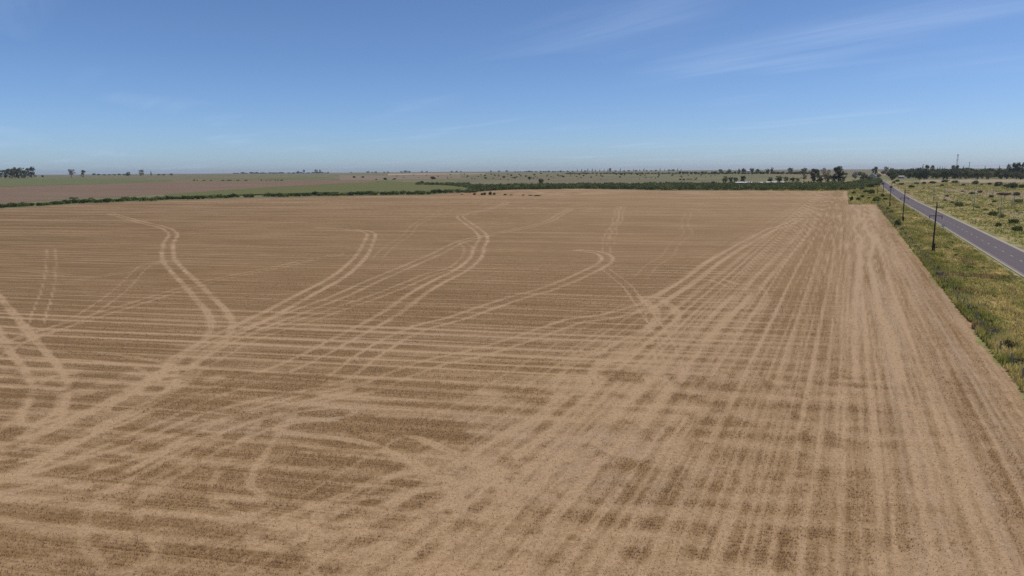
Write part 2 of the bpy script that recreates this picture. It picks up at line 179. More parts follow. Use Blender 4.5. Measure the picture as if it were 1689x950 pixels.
TR = {'big': [('euc', 322.0, 680.4, 16.4, 14.3), ('euc', 305.5, 697.5, 14.0, 12.9), ('bare', 323.4, 711.4, 15.8, 10.0), ('round', 313.9, 683.8, 9.1, 6.6), ('round', 318.0, 682.1, 7.9, 6.6), ('round', 306.8, 686.7, 8.6, 7.8),
         ('euc', 325.9, 678.8, 11.5, 7.8)],
 'cypress': [('poplar', 550.5, 947.7, 12.3, 3.3), ('poplar', 552.7, 946.0, 11.4, 3.2), ('poplar', 559.2, 940.9, 16.1, 4.1), ('poplar', 549.4, 892.6, 12.4, 3.0), ('poplar', 551.5, 891.0, 13.5, 3.1),
             ('poplar', 553.9, 889.3, 12.8, 3.0), ('poplar', 555.8, 887.8, 12.5, 3.0), ('poplar', 571.9, 875.6, 14.0, 3.4), ('poplar', 589.7, 861.8, 13.0, 3.5), ('poplar', 601.2, 852.7, 14.0, 3.3)],
 'farm': [('round', -1417.6, 4609.4, 18.0, 24.2), ('euc', -1362.1, 4552.1, 26.7, 19.9), ('euc', -1306.8, 4639.0, 27.2, 24.4), ('poplar', -1267.5, 4592.3, 30.2, 20.1), ('round', -1254.9, 4742.1, 10.5, 20.8)],
 'grove': [('round', 228.6, 738.1, 7.2, 7.1), ('round', 227.8, 717.1, 6.7, 6.3), ('round', 235.3, 724.9, 6.1, 5.7), ('round', 245.6, 731.8, 7.5, 7.1), ('round', 274.2, 731.9, 5.5, 7.1), ('round', 286.3, 738.4, 6.9, 8.4),
           ('round', 292.5, 735.8, 5.9, 6.5), ('round', 298.5, 733.3, 5.2, 7.1), ('bare', 304.9, 719.3, 9.3, 8.2), ('round', 295.1, 712.4, 5.1, 5.0)],
 'horizon': [('round', -1969.5, 4930.2, 7.8, 31.0), ('round', -1948.9, 4928.9, 7.4, 31.1), ('round', -1906.7, 4909.8, 13.1, 35.7), ('round', -1901.9, 4922.0, 11.0, 29.4), ('round', -1880.7, 4920.7, 7.5, 28.6),
             ('round', -1839.3, 4902.5, 13.0, 36.1), ('round', -1820.2, 4902.9, 8.0, 29.7), ('round', -1802.3, 4904.4, 12.1, 36.8), ('round', -1773.7, 4896.9, 6.9, 33.5), ('round', -1756.7, 4899.1, 10.1, 28.0),
             ('round', -1739.4, 4901.1, 6.8, 37.8), ('round', -1707.4, 4890.2, 10.3, 29.5), ('round', -1684.0, 4886.6, 10.4, 37.0), ('round', -1663.1, 4885.1, 9.8, 31.0), ('round', -1646.9, 4887.8, 9.1, 27.7),
             ('round', -1631.7, 4891.4, 12.0, 26.3), ('round', -1615.7, 4894.2, 10.5, 29.3), ('round', -1567.1, 4875.9, 9.1, 30.0), ('round', -1532.7, 4859.4, 6.8, 30.8), ('round', -1529.7, 4874.6, 10.2, 29.1),
             ('round', -1502.8, 4864.9, 10.9, 29.7), ('round', -1474.4, 4853.1, 12.1, 26.8), ('round', -1463.7, 4860.0, 6.7, 35.3), ('round', -1426.1, 4836.4, 6.7, 29.6), ('round', -1413.6, 4840.7, 8.3, 26.0),
             ('round', -1376.4, 4815.5, 11.6, 37.4), ('round', -1351.3, 4803.7, 11.9, 25.5), ('round', -1338.6, 4806.6, 11.9, 35.0), ('round', -1311.1, 4790.3, 11.6, 33.0), ('round', -1275.9, 4762.9, 6.5, 27.4),
             ('round', -1260.9, 4761.3, 5.2, 29.8), ('round', -1741.1, 2889.0, 9.1, 17.7), ('round', -1670.9, 2805.1, 6.3, 17.2), ('round', -1602.5, 2726.2, 4.9, 16.7), ('round', -1542.3, 2659.5, 4.9, 16.3),
             ('round', -1494.0, 2607.7, 5.3, 16.0), ('round', -1449.6, 2561.5, 7.4, 15.7), ('round', -1408.3, 2519.8, 5.8, 15.4), ('round', -1170.8, 2300.2, 5.0, 14.1), ('round', -1142.7, 2276.1, 4.4, 14.0),
             ('round', -1098.7, 2239.3, 7.1, 13.7), ('round', -1349.0, 5831.0, 10.4, 22.5), ('round', -1226.3, 5929.2, 16.9, 36.5), ('round', -1193.1, 5945.0, 10.6, 22.9), ('round', -1164.2, 5957.1, 14.8, 32.1),
             ('round', -1095.6, 5981.0, 11.7, 25.3), ('round', -1065.8, 5989.9, 12.8, 27.7), ('round', -954.8, 6017.8, 13.9, 30.1), ('round', -919.1, 6025.6, 21.4, 46.4), ('round', -888.4, 6032.0, 16.1, 34.9),
             ('round', -780.2, 6052.9, 14.0, 30.3), ('round', -738.7, 6060.5, 12.9, 28.0), ('round', -524.6, 6100.3, 14.1, 30.6), ('round', -482.5, 6108.8, 14.1, 30.6), ('round', -445.6, 6116.6, 10.9, 23.6),
             ('round', -179.9, 6188.3, 13.2, 28.6), ('round', -110.0, 6214.9, 14.4, 31.1), ('round', -39.5, 6247.6, 16.6, 36.1), ('round', 22.7, 3817.7, 7.4, 14.7), ('round', 37.5, 3816.9, 5.7, 11.3),
             ('round', 50.0, 3816.2, 6.2, 12.3), ('round', 71.9, 3815.2, 6.1, 12.1), ('round', 84.2, 3814.6, 7.8, 15.3), ('round', 99.6, 3814.0, 10.2, 20.0), ('round', 113.1, 3813.4, 7.9, 15.6),
             ('round', 136.4, 3812.6, 7.4, 14.5), ('round', 162.9, 3811.8, 7.7, 15.1), ('round', 178.2, 3811.3, 7.4, 14.5), ('round', 190.4, 3811.0, 7.4, 14.6), ('round', 205.8, 3810.7, 9.6, 19.0),
             ('round', 229.9, 3810.2, 7.8, 15.3), ('round', 242.0, 3810.1, 6.6, 13.1), ('round', 257.3, 3809.9, 6.4, 12.6), ('round', 272.5, 3809.7, 9.5, 18.8), ('round', 286.3, 3809.6, 5.7, 11.2),
             ('round', 311.9, 3809.5, 8.1, 16.0), ('round', 338.4, 3809.5, 7.3, 14.4), ('poplar', 363.6, 3809.7, 16.3, 7.2), ('poplar', 387.2, 3809.9, 17.5, 7.8), ('round', 406.3, 3810.2, 8.7, 17.2),
             ('poplar', 421.2, 3810.4, 19.3, 8.6), ('poplar', 446.5, 3810.9, 20.0, 8.9), ('poplar', 463.2, 3811.4, 16.3, 7.3), ('poplar', 487.0, 3812.0, 16.2, 7.2), ('poplar', 511.0, 3812.8, 14.6, 6.5),
             ('poplar', 532.7, 3813.7, 16.7, 7.4), ('poplar', 548.5, 3814.3, 20.0, 8.9), ('round', 574.7, 3815.5, 8.5, 16.7), ('poplar', 601.2, 3816.9, 20.5, 9.1), ('round', 623.2, 3818.2, 8.1, 15.9),
             ('round', 648.7, 3819.8, 9.2, 18.1), ('poplar', 675.3, 3821.6, 16.5, 7.3), ('round', 688.1, 3822.5, 9.7, 19.2), ('poplar', 709.7, 3824.2, 15.2, 6.7), ('poplar', 733.0, 3826.1, 20.1, 8.9),
             ('round', 748.3, 3827.4, 7.5, 14.8), ('round', 774.4, 3829.9, 7.7, 15.1), ('round', 799.9, 3832.5, 9.1, 17.9), ('poplar', 824.5, 3835.1, 18.2, 8.1), ('poplar', 850.2, 3838.1, 15.0, 6.7),
             ('round', 875.9, 3841.3, 10.3, 20.2), ('round', 898.6, 3844.3, 12.0, 23.7), ('poplar', 924.8, 3848.0, 18.1, 8.0), ('poplar', 944.4, 3850.9, 14.7, 6.5), ('round', 514.0, 3605.9, 20.8, 15.8)],
 'left': [('euc', -1026.0, 1390.0, 17.9, 13.4), ('euc', -1010.2, 1382.5, 17.2, 13.3), ('euc', -997.9, 1376.7, 18.7, 13.3), ('euc', -950.4, 1325.5, 20.9, 16.3), ('euc', -932.1, 1317.8, 21.2, 17.3),
          ('euc', -933.4, 1347.4, 21.8, 17.7), ('euc', -913.7, 1282.9, 17.8, 11.2), ('euc', -930.2, 1289.5, 15.6, 11.3), ('euc', -895.9, 1275.9, 15.4, 10.1), ('bare', -944.7, 1352.4, 16.8, 10.7)],
 'leftfar': [('round', -1057.4, 1911.0, 12.4, 16.7), ('euc', -1029.1, 1928.6, 17.5, 15.2), ('round', -1076.2, 1589.7, 5.8, 7.0), ('poplar', -1002.9, 1928.5, 15.1, 5.1)],
 'leftpair': [('bare', -889.8, 1400.3, 17.8, 18.4), ('euc', -931.4, 1505.3, 15.8, 11.9)],
 'pale': [('pale', 395.0, 794.1, 9.5, 9.8)],
 'rightstand': [('euc', 587.5, 816.9, 15.9, 6.4), ('euc', 590.7, 814.4, 16.5, 7.1), ('euc', 594.4, 811.6, 16.9, 7.1), ('euc', 598.0, 808.8, 16.6, 7.1), ('euc', 601.2, 806.4, 16.8, 7.1), ('euc', 588.9, 982.3, 14.5, 7.8),
                ('euc', 594.5, 977.4, 13.9, 6.9), ('euc', 682.0, 1069.1, 13.5, 7.5), ('euc', 686.4, 1064.2, 13.6, 7.5)],
 'rightwood': [('round', 492.7, 899.1, 7.5, 10.4), ('round', 448.7, 813.7, 9.7, 9.3), ('round', 451.7, 814.0, 6.8, 8.3), ('round', 497.5, 892.0, 4.9, 8.6), ('round', 509.6, 908.9, 7.7, 10.1), ('euc', 526.1, 932.4, 5.1, 9.0),
               ('round', 479.2, 845.5, 7.8, 9.2), ('round', 526.0, 924.6, 5.9, 10.1), ('round', 503.5, 879.7, 9.3, 8.1), ('round', 466.2, 809.0, 7.2, 9.0), ('round', 499.9, 862.9, 6.9, 10.3), ('round', 481.8, 827.6, 6.4, 7.2),
               ('round', 475.5, 812.4, 9.8, 6.9), ('round', 459.6, 780.4, 9.2, 6.2), ('round', 449.2, 759.5, 9.4, 7.3), ('euc', 484.8, 816.6, 9.5, 6.8), ('round', 450.0, 753.3, 10.5, 7.9), ('round', 460.4, 766.1, 10.0, 5.5),
               ('round', 512.1, 847.9, 9.2, 7.4), ('euc', 500.6, 823.7, 8.3, 6.7), ('euc', 477.8, 781.4, 8.0, 9.2), ('round', 468.5, 761.9, 9.0, 5.9), ('round', 492.1, 796.8, 7.6, 9.1), ('round', 527.1, 849.0, 9.7, 8.5),
               ('round', 511.5, 820.5, 6.9, 9.8), ('round', 465.4, 743.1, 10.6, 6.0), ('round', 470.2, 746.6, 9.3, 6.4), ('round', 535.4, 846.2, 7.8, 7.5), ('round', 547.8, 862.0, 7.9, 7.9), ('euc', 502.4, 787.2, 9.0, 9.6),
               ('round', 499.7, 779.3, 9.3, 8.4), ('round', 487.4, 757.3, 9.9, 6.0), ('round', 527.1, 815.8, 8.6, 7.2), ('euc', 479.5, 738.1, 9.4, 6.5), ('euc', 526.2, 806.5, 8.3, 7.7), ('euc', 508.8, 776.8, 7.7, 8.4),
               ('euc', 493.8, 750.3, 11.1, 9.0), ('round', 516.4, 780.7, 8.7, 7.4), ('round', 524.1, 788.2, 8.6, 9.5), ('round', 530.7, 793.9, 8.5, 9.1), ('round', 531.2, 790.6, 9.5, 9.3), ('euc', 493.0, 730.6, 8.4, 8.7),
               ('round', 574.2, 847.0, 5.4, 8.3), ('round', 519.4, 762.6, 9.4, 7.4), ('round', 572.0, 836.3, 7.0, 6.3), ('round', 547.8, 796.8, 8.0, 6.1), ('round', 501.3, 725.6, 9.8, 7.2), ('round', 549.2, 792.0, 8.3, 7.8),
               ('round', 568.1, 816.2, 6.4, 8.1), ('euc', 567.5, 811.7, 6.6, 8.8), ('round', 556.6, 791.9, 8.1, 6.8), ('round', 544.9, 772.3, 9.1, 8.1), ('round', 521.7, 736.4, 6.7, 5.9), ('round', 589.8, 830.0, 4.1, 5.8),
               ('round', 572.6, 802.1, 6.0, 7.3), ('round', 530.8, 740.6, 9.4, 8.3), ('euc', 597.2, 830.8, 8.5, 9.1), ('round', 565.7, 783.5, 5.4, 5.5), ('round', 547.5, 755.3, 6.2, 7.0), ('round', 593.5, 815.2, 7.9, 5.8),
               ('round', 560.3, 766.6, 8.4, 8.9), ('round', 527.6, 718.9, 7.3, 5.4), ('euc', 522.8, 708.9, 7.2, 6.6), ('round', 555.1, 749.6, 5.8, 6.4), ('round', 533.1, 717.1, 9.7, 5.9), ('round', 534.4, 716.4, 8.8, 6.6),
               ('round', 536.9, 716.4, 9.3, 7.9), ('round', 591.1, 1075.8, 10.8, 9.2), ('round', 595.7, 1077.4, 8.8, 12.2), ('euc', 592.5, 1062.6, 7.8, 10.9), ('euc', 620.8, 1106.2, 8.0, 12.1), ('round', 608.9, 1076.1, 8.8, 8.4),
               ('round', 662.9, 1162.7, 6.8, 12.6), ('euc', 681.7, 1188.2, 7.4, 9.1), ('round', 603.0, 1042.0, 10.2, 7.6), ('euc', 641.4, 1103.0, 8.4, 8.8), ('euc', 687.7, 1173.1, 9.9, 8.3), ('round', 613.9, 1041.1, 11.1, 9.5),
               ('round', 636.2, 1072.3, 8.2, 11.8), ('round', 632.9, 1060.2, 10.0, 7.9), ('euc', 665.7, 1106.1, 7.2, 9.6), ('round', 677.8, 1120.1, 9.0, 8.2), ('euc', 641.0, 1050.7, 7.7, 10.7), ('round', 638.3, 1038.0, 7.8, 11.5),
               ('round', 698.1, 1129.8, 8.6, 12.2), ('round', 629.9, 1012.5, 8.9, 8.2), ('round', 688.8, 1099.7, 8.9, 10.4), ('euc', 690.1, 1093.1, 7.3, 8.4), ('euc', 632.1, 993.6, 8.5, 8.7), ('euc', 659.1, 1029.3, 10.0, 11.2),
               ('round', 723.4, 1122.8, 9.8, 10.1), ('round', 674.9, 1042.3, 7.4, 10.8), ('round', 651.3, 1000.8, 9.7, 11.0), ('round', 691.7, 1058.4, 9.7, 9.7), ('euc', 700.5, 1063.8, 9.6, 12.0), ('euc', 723.6, 1090.4, 8.8, 7.8),
               ('round', 668.2, 1001.8, 8.6, 7.6), ('round', 705.2, 1052.2, 7.1, 9.5), ('euc', 656.6, 974.3, 8.0, 10.3), ('round', 721.0, 1063.8, 7.6, 11.0), ('round', 661.4, 968.5, 8.9, 10.9), ('round', 713.3, 1040.0, 7.9, 10.1),
               ('round', 701.6, 1018.2, 8.8, 7.9), ('round', 692.4, 999.6, 9.7, 9.1), ('round', 727.6, 1043.7, 8.4, 10.5), ('round', 692.4, 989.0, 7.1, 7.8), ('round', 763.1, 1082.8, 8.7, 11.3), ('round', 754.3, 1063.2, 7.0, 9.4),
               ('round', 731.5, 1025.6, 7.8, 8.9), ('euc', 720.7, 1006.0, 7.3, 10.2), ('round', 726.2, 1006.5, 7.1, 7.5), ('euc', 760.9, 1047.9, 7.7, 10.9), ('euc', 708.7, 971.9, 10.0, 9.7), ('euc', 704.1, 961.0, 10.1, 8.5),
               ('euc', 686.5, 931.7, 10.2, 7.1), ('euc', 703.2, 949.5, 8.3, 10.5), ('euc', 699.5, 938.4, 9.3, 9.6), ('round', 697.9, 930.5, 10.1, 7.9)],
 'roadend': [('round', 389.8, 767.3, 5.8, 6.7), ('round', 395.6, 764.3, 4.4, 6.0), ('round', 458.7, 863.2, 5.4, 6.8), ('round', 416.4, 753.4, 6.0, 7.3), ('euc', 523.8, 994.4, 12.7, 7.0), ('euc', 511.6, 977.8, 10.4, 5.1),
             ('round', 404.8, 788.9, 6.3, 6.9), ('round', 461.1, 905.3, 6.4, 7.1), ('round', 498.0, 988.1, 6.6, 7.8), ('euc', 768.0, 1418.9, 12.7, 9.9), ('round', 578.1, 1074.4, 7.2, 9.4), ('round', 527.4, 965.8, 8.6, 9.3)],
 'wood': [('round', 139.1, 1729.8, 2.8, 12.7), ('round', 146.5, 1720.5, 4.3, 12.7), ('round', 152.5, 1713.1, 3.4, 13.6), ('round', 160.0, 1703.8, 2.7, 14.0), ('round', 168.6, 1693.1, 2.9, 12.1),
          ('round', 175.4, 1684.7, 4.1, 10.7), ('round', 181.5, 1677.1, 3.6, 14.5), ('round', 187.0, 1670.3, 2.9, 12.4), ('round', 195.5, 1659.8, 3.6, 11.2), ('round', 203.8, 1649.5, 4.0, 9.1), ('round', 212.1, 1639.3, 3.0, 10.4),
          ('round', 220.1, 1629.4, 3.3, 13.1), ('round', 225.6, 1622.7, 4.1, 9.5), ('round', 231.0, 1616.1, 3.4, 10.4), ('round', 237.8, 1607.8, 4.1, 12.5), ('round', 242.5, 1602.0, 3.1, 11.5), ('round', 249.0, 1594.1, 3.8, 11.1),
          ('round', 253.9, 1588.1, 3.0, 13.1), ('round', 259.8, 1580.9, 3.8, 13.8), ('round', 266.5, 1572.7, 3.7, 11.6), ('round', 272.2, 1565.9, 4.0, 10.8), ('round', 279.8, 1556.7, 3.0, 12.9),
          ('round', 286.8, 1548.2, 3.5, 10.5), ('round', 291.7, 1542.3, 3.7, 10.1), ('round', 298.3, 1534.4, 2.7, 8.5), ('round', 303.1, 1528.7, 3.8, 9.0), ('round', 310.3, 1520.0, 3.0, 11.1), ('round', 315.7, 1513.6, 3.4, 8.5),
          ('round', 321.2, 1507.0, 3.9, 8.9), ('round', 327.5, 1499.6, 2.9, 9.5), ('round', 331.7, 1494.6, 2.4, 12.8), ('round', 338.4, 1486.7, 3.6, 12.0), ('round', 345.4, 1478.4, 2.6, 10.8), ('round', 351.0, 1471.8, 3.3, 12.6),
          ('round', 336.2, 1377.9, 6.6, 7.8), ('round', 341.9, 1372.2, 5.7, 10.8), ('round', 347.6, 1366.6, 6.2, 8.6), ('round', 354.0, 1360.1, 4.9, 10.0), ('round', 360.3, 1353.9, 5.7, 8.6), ('round', 364.7, 1349.5, 4.6, 10.1),
          ('round', 371.2, 1343.0, 6.3, 8.9), ('round', 376.0, 1338.3, 6.0, 8.4), ('round', 380.7, 1333.5, 3.6, 7.9), ('round', 385.8, 1328.5, 5.6, 9.8), ('round', 390.4, 1323.9, 6.3, 9.9), ('round', 394.4, 1319.9, 3.7, 11.4),
          ('round', 400.6, 1313.8, 6.2, 9.7), ('round', 405.0, 1309.5, 3.8, 8.1), ('round', 409.1, 1305.4, 6.2, 10.9), ('round', 414.6, 1300.0, 3.9, 7.9), ('round', 418.8, 1295.8, 6.2, 7.6), ('round', 424.3, 1290.4, 5.4, 9.3),
          ('round', 430.1, 1284.6, 4.2, 9.1), ('round', 433.9, 1280.9, 3.7, 6.9), ('round', 438.0, 1276.8, 3.8, 7.0), ('round', 443.8, 1271.0, 4.2, 10.6), ('round', 448.9, 1266.0, 5.4, 9.6), ('round', 454.5, 1260.4, 5.8, 9.8),
          ('round', 459.1, 1255.9, 5.3, 9.8), ('round', 463.6, 1251.4, 4.7, 7.3), ('round', 468.8, 1246.2, 4.7, 6.8), ('round', 472.4, 1242.6, 5.7, 7.6), ('round', 476.5, 1238.6, 5.2, 10.3), ('round', 480.4, 1234.7, 4.4, 8.3),
          ('round', 483.6, 1231.5, 5.7, 6.6), ('round', 488.9, 1226.2, 3.7, 7.1), ('round', 493.9, 1221.2, 5.5, 7.4), ('round', 498.2, 1216.9, 4.5, 9.5), ('round', 501.6, 1213.5, 5.5, 10.6), ('round', 506.2, 1208.9, 5.7, 10.3),
          ('round', 510.1, 1205.1, 5.5, 9.9), ('round', 514.3, 1200.8, 3.5, 8.9), ('round', 519.3, 1195.8, 4.0, 9.0), ('round', 486.4, 1477.5, 10.8, 6.5), ('round', 492.6, 1468.7, 11.5, 11.6), ('round', 504.6, 1451.5, 11.6, 11.4),
          ('round', 513.0, 1439.5, 10.2, 10.1), ('round', 526.3, 1420.7, 10.1, 11.2), ('round', 532.0, 1412.7, 13.2, 7.4), ('round', 555.7, 1379.5, 12.0, 13.3), ('round', 573.3, 1355.1, 11.6, 14.2),
          ('round', 472.2, 1498.0, 10.1, 10.5), ('round', 458.5, 1517.9, 10.0, 10.6)]}
BU = {'brush': [(307.2, 429.0, 2.4, 8.3)],
 'fieldline': [(-443.8, 968.1, 2.2, 4.2), (-439.2, 967.5, 1.3, 2.5), (-429.5, 966.1, 1.5, 5.1), (-419.0, 964.6, 1.5, 4.2), (-401.1, 962.0, 1.5, 5.1), (-391.4, 960.6, 1.9, 7.6), (-378.8, 958.7, 1.5, 5.0), (-367.0, 957.0, 1.6, 5.9),
               (-344.9, 953.6, 2.0, 3.3), (-337.3, 952.5, 1.3, 2.5), (-331.7, 951.6, 1.0, 2.5), (-324.4, 950.5, 1.6, 3.3), (-320.8, 949.9, 1.3, 2.5), (-315.0, 949.0, 1.8, 4.2)],
 'fieldtree': [(33.7, 783.3, 6.1, 7.6)],
 'hedge': [(-282.4, 353.9, 2.4, 3.0), (-281.2, 354.7, 2.3, 3.1), (-284.2, 360.3, 2.8, 3.7), (-281.0, 358.6, 2.3, 5.1), (-283.0, 365.0, 2.7, 3.4), (-279.1, 362.5, 2.0, 3.9), (-279.2, 366.0, 2.5, 4.4), (-279.8, 371.0, 2.5, 3.8),
           (-280.2, 375.0, 2.4, 4.1), (-276.2, 373.3, 2.5, 3.9), (-278.4, 379.4, 2.0, 4.1), (-276.3, 379.9, 3.0, 6.0), (-274.4, 382.1, 2.4, 5.0), (-273.1, 384.8, 3.0, 5.7), (-273.9, 391.6, 2.1, 5.9), (-269.4, 391.3, 2.4, 3.4),
           (-269.1, 393.4, 2.0, 5.0), (-268.8, 397.2, 1.9, 6.1), (-268.2, 401.8, 2.3, 3.7), (-266.9, 403.0, 2.6, 5.0), (-266.3, 406.7, 2.5, 5.2), (-266.7, 411.2, 3.1, 4.6), (-265.3, 412.6, 2.8, 4.3), (-264.9, 416.6, 3.3, 5.2),
           (-266.0, 422.6, 2.8, 4.8), (-259.6, 416.1, 2.7, 3.8), (-263.1, 425.1, 2.9, 3.9), (-260.8, 425.9, 3.2, 6.5), (-254.3, 422.7, 2.3, 5.1), (-256.3, 431.2, 2.2, 5.9), (-250.8, 426.7, 3.2, 5.9), (-250.7, 434.6, 2.2, 6.5),
           (-246.6, 435.0, 2.7, 5.7), (-248.0, 442.5, 3.5, 5.3), (-246.2, 445.3, 2.1, 5.8), (-244.7, 447.4, 3.3, 5.9), (-238.5, 443.6, 3.0, 6.0), (-237.7, 447.2, 2.9, 6.8), (-232.0, 445.4, 2.8, 5.0), (-234.2, 455.7, 3.0, 5.4),
           (-231.1, 456.0, 2.7, 5.7), (-230.1, 460.1, 3.2, 4.9), (-228.9, 463.2, 2.5, 4.5), (-226.5, 463.4, 2.3, 6.4), (-223.4, 463.8, 2.2, 5.3), (-221.4, 465.0, 3.1, 6.1), (-218.0, 464.0, 2.8, 4.2), (-215.1, 462.5, 2.2, 5.7),
           (-211.9, 464.0, 3.1, 4.7), (-210.7, 466.9, 2.8, 6.6), (-210.2, 476.1, 2.1, 7.4), (-204.9, 473.7, 3.3, 4.8), (-205.2, 480.9, 2.7, 4.1), (-202.6, 480.7, 3.4, 5.6), (-198.1, 477.4, 2.3, 4.5), (-197.9, 483.4, 2.8, 4.6),
           (-197.1, 488.0, 3.3, 5.8), (-194.4, 488.7, 2.3, 4.0), (-188.8, 489.2, 3.0, 5.4), (-184.3, 487.0, 3.3, 6.8), (-176.1, 499.5, 3.3, 7.8), (-172.2, 499.6, 2.5, 6.2), (-166.9, 496.5, 3.5, 7.2), (-162.5, 495.7, 2.3, 7.1),
           (-162.5, 506.7, 2.5, 5.0), (-159.4, 505.9, 2.6, 4.8), (-155.6, 500.8, 3.1, 6.9), (-154.3, 511.0, 2.6, 4.2), (-149.9, 505.1, 2.4, 7.9), (-146.1, 512.4, 3.7, 6.8), (-141.2, 508.8, 3.3, 5.8), (-138.7, 514.4, 3.2, 7.3),
           (-132.5, 509.8, 3.0, 7.4), (-128.8, 511.4, 2.5, 6.5), (-126.8, 518.0, 2.5, 5.0), (-123.9, 515.8, 2.5, 7.5), (-119.5, 513.6, 3.4, 6.5), (-118.4, 523.6, 2.4, 4.2), (-116.4, 523.5, 3.4, 4.5), (-112.7, 517.2, 3.5, 4.5),
           (-112.1, 526.4, 3.1, 7.1), (-107.1, 522.0, 3.8, 6.5), (-102.8, 517.2, 3.3, 8.2), (-98.4, 522.2, 2.5, 4.2), (-95.1, 519.9, 3.0, 6.6), (-91.4, 517.5, 3.3, 4.4), (-90.3, 524.2, 3.5, 6.5), (-86.9, 523.5, 3.3, 7.3),
           (-83.2, 527.2, 3.7, 7.5), (-77.6, 520.4, 3.3, 4.7), (-75.3, 525.7, 2.5, 7.1), (-71.3, 525.4, 3.8, 7.3), (-67.0, 522.1, 3.6, 5.7), (-63.0, 524.3, 3.0, 5.6), (-60.2, 535.0, 3.9, 6.1), (-57.0, 543.3, 4.0, 7.8),
           (-52.1, 545.9, 3.5, 6.5), (-48.0, 552.5, 3.5, 8.3), (-42.7, 548.6, 4.0, 6.0), (-39.3, 556.3, 2.5, 7.3), (-34.5, 548.9, 3.5, 8.6), (-29.8, 550.7, 3.2, 8.3)],
 'hedgeback': [(-300.8, 470.8, 1.3, 3.7), (-299.0, 473.2, 1.0, 3.3), (-290.5, 475.8, 0.8, 3.4), (-233.0, 492.1, 1.1, 3.0), (-231.3, 493.3, 1.1, 3.0), (-229.4, 494.4, 1.1, 3.0), (-228.2, 495.6, 1.2, 3.1), (-226.1, 496.7, 1.2, 3.1),
               (-224.3, 497.9, 1.2, 3.1), (-222.5, 499.0, 1.2, 3.1), (-221.2, 500.2, 1.2, 3.1), (-219.5, 501.4, 1.2, 3.1), (-217.4, 502.5, 1.2, 3.1), (-215.9, 503.7, 1.2, 3.1), (-214.1, 504.9, 1.2, 3.1), (-212.7, 506.1, 1.2, 3.1),
               (-211.3, 507.3, 1.2, 3.1), (-208.9, 508.4, 1.2, 3.1), (-207.8, 509.7, 1.2, 3.1), (-205.5, 510.8, 1.2, 3.1), (-204.1, 512.0, 1.2, 3.2), (-201.9, 513.2, 1.2, 3.2), (-200.2, 514.4, 1.2, 3.2), (-198.5, 515.6, 1.2, 3.2),
               (-196.8, 516.9, 1.2, 3.2), (-195.1, 518.1, 1.2, 3.2), (-192.6, 519.3, 1.2, 3.2), (-191.2, 520.5, 1.2, 3.2), (-189.0, 521.7, 1.2, 3.2), (-187.9, 523.0, 1.2, 3.2), (-186.1, 524.2, 1.2, 3.2), (-184.1, 525.4, 1.2, 3.2),
               (-182.1, 526.6, 1.2, 3.2), (-179.5, 527.9, 1.2, 3.3), (-178.4, 529.1, 1.2, 3.3), (-176.2, 530.4, 1.2, 3.3), (-173.9, 531.6, 1.2, 3.3), (-172.5, 532.9, 1.2, 3.3), (-170.6, 534.1, 1.2, 3.3), (-168.7, 535.4, 1.2, 3.3),
               (-166.9, 536.6, 1.2, 3.3), (-164.4, 537.9, 1.2, 3.3), (-162.4, 539.1, 1.3, 3.3), (-160.7, 540.4, 1.3, 3.3), (-158.4, 541.7, 1.3, 3.3), (-156.4, 543.0, 1.3, 3.3), (-154.2, 544.2, 1.3, 3.4), (-152.6, 545.5, 1.3, 3.4),
               (-150.6, 546.8, 1.3, 3.4), (-147.9, 548.1, 1.3, 3.4), (-146.0, 549.4, 1.3, 3.4), (-143.9, 550.6, 1.3, 3.4), (-142.2, 552.0, 1.3, 3.4), (-139.8, 553.2, 1.3, 3.4)],
 'leftverge': [(202.5, 380.9, 3.5, 5.4), (215.0, 395.3, 1.9, 3.1), (234.5, 434.4, 2.2, 3.1), (245.4, 469.5, 3.9, 4.5), (199.8, 395.7, 2.3, 3.1), (216.9, 424.6, 2.3, 2.6), (213.2, 410.2, 1.7, 2.2), (121.5, 215.0, 3.0, 2.5),
               (114.0, 199.1, 1.2, 1.6), (166.5, 303.5, 1.6, 1.6), (154.4, 278.5, 1.8, 2.0), (250.2, 485.2, 3.0, 4.3), (270.6, 532.4, 3.6, 6.1), (234.1, 470.8, 2.5, 3.7), (194.1, 392.5, 3.2, 2.4), (276.5, 554.8, 4.0, 6.3),
               (298.8, 573.4, 3.8, 7.1), (322.5, 608.8, 3.3, 5.9), (364.2, 682.4, 2.7, 4.8), (307.9, 599.0, 4.3, 6.3), (316.0, 627.8, 3.9, 6.6), (359.4, 684.6, 4.0, 7.2), (297.7, 602.9, 4.3, 5.3), (366.2, 661.0, 2.5, 4.6),
               (392.5, 702.1, 2.8, 6.2)],
 'pasture': [(-189.4, 969.5, 2.0, 3.7), (-178.6, 979.8, 3.6, 6.4), (-168.7, 997.3, 2.4, 4.4), (-113.6, 1003.9, 4.9, 8.8), (-78.1, 1240.0, 3.0, 5.4), (-57.4, 1204.3, 2.1, 3.9), (-49.4, 1316.5, 2.6, 4.6), (-48.0, 1669.2, 3.2, 5.8),
             (-33.7, 1381.2, 2.5, 4.4), (-21.9, 1226.4, 2.0, 3.6), (-11.3, 1063.4, 3.6, 6.5), (-37.2, 1010.0, 3.0, 5.3), (-26.3, 1013.8, 2.0, 3.5), (-47.5, 760.4, 2.5, 4.4), (-104.4, 806.9, 3.0, 5.4), (-265.7, 1169.4, 3.8, 6.8),
             (-250.1, 1164.1, 3.4, 6.1), (0.1, 1288.3, 3.4, 5.6), (5.2, 1010.8, 3.2, 5.3), (17.3, 1248.1, 2.4, 4.0), (24.9, 1178.4, 2.9, 4.8), (46.5, 1389.1, 3.7, 6.1), (76.7, 1787.5, 4.1, 6.8), (61.8, 1197.3, 2.3, 3.8),
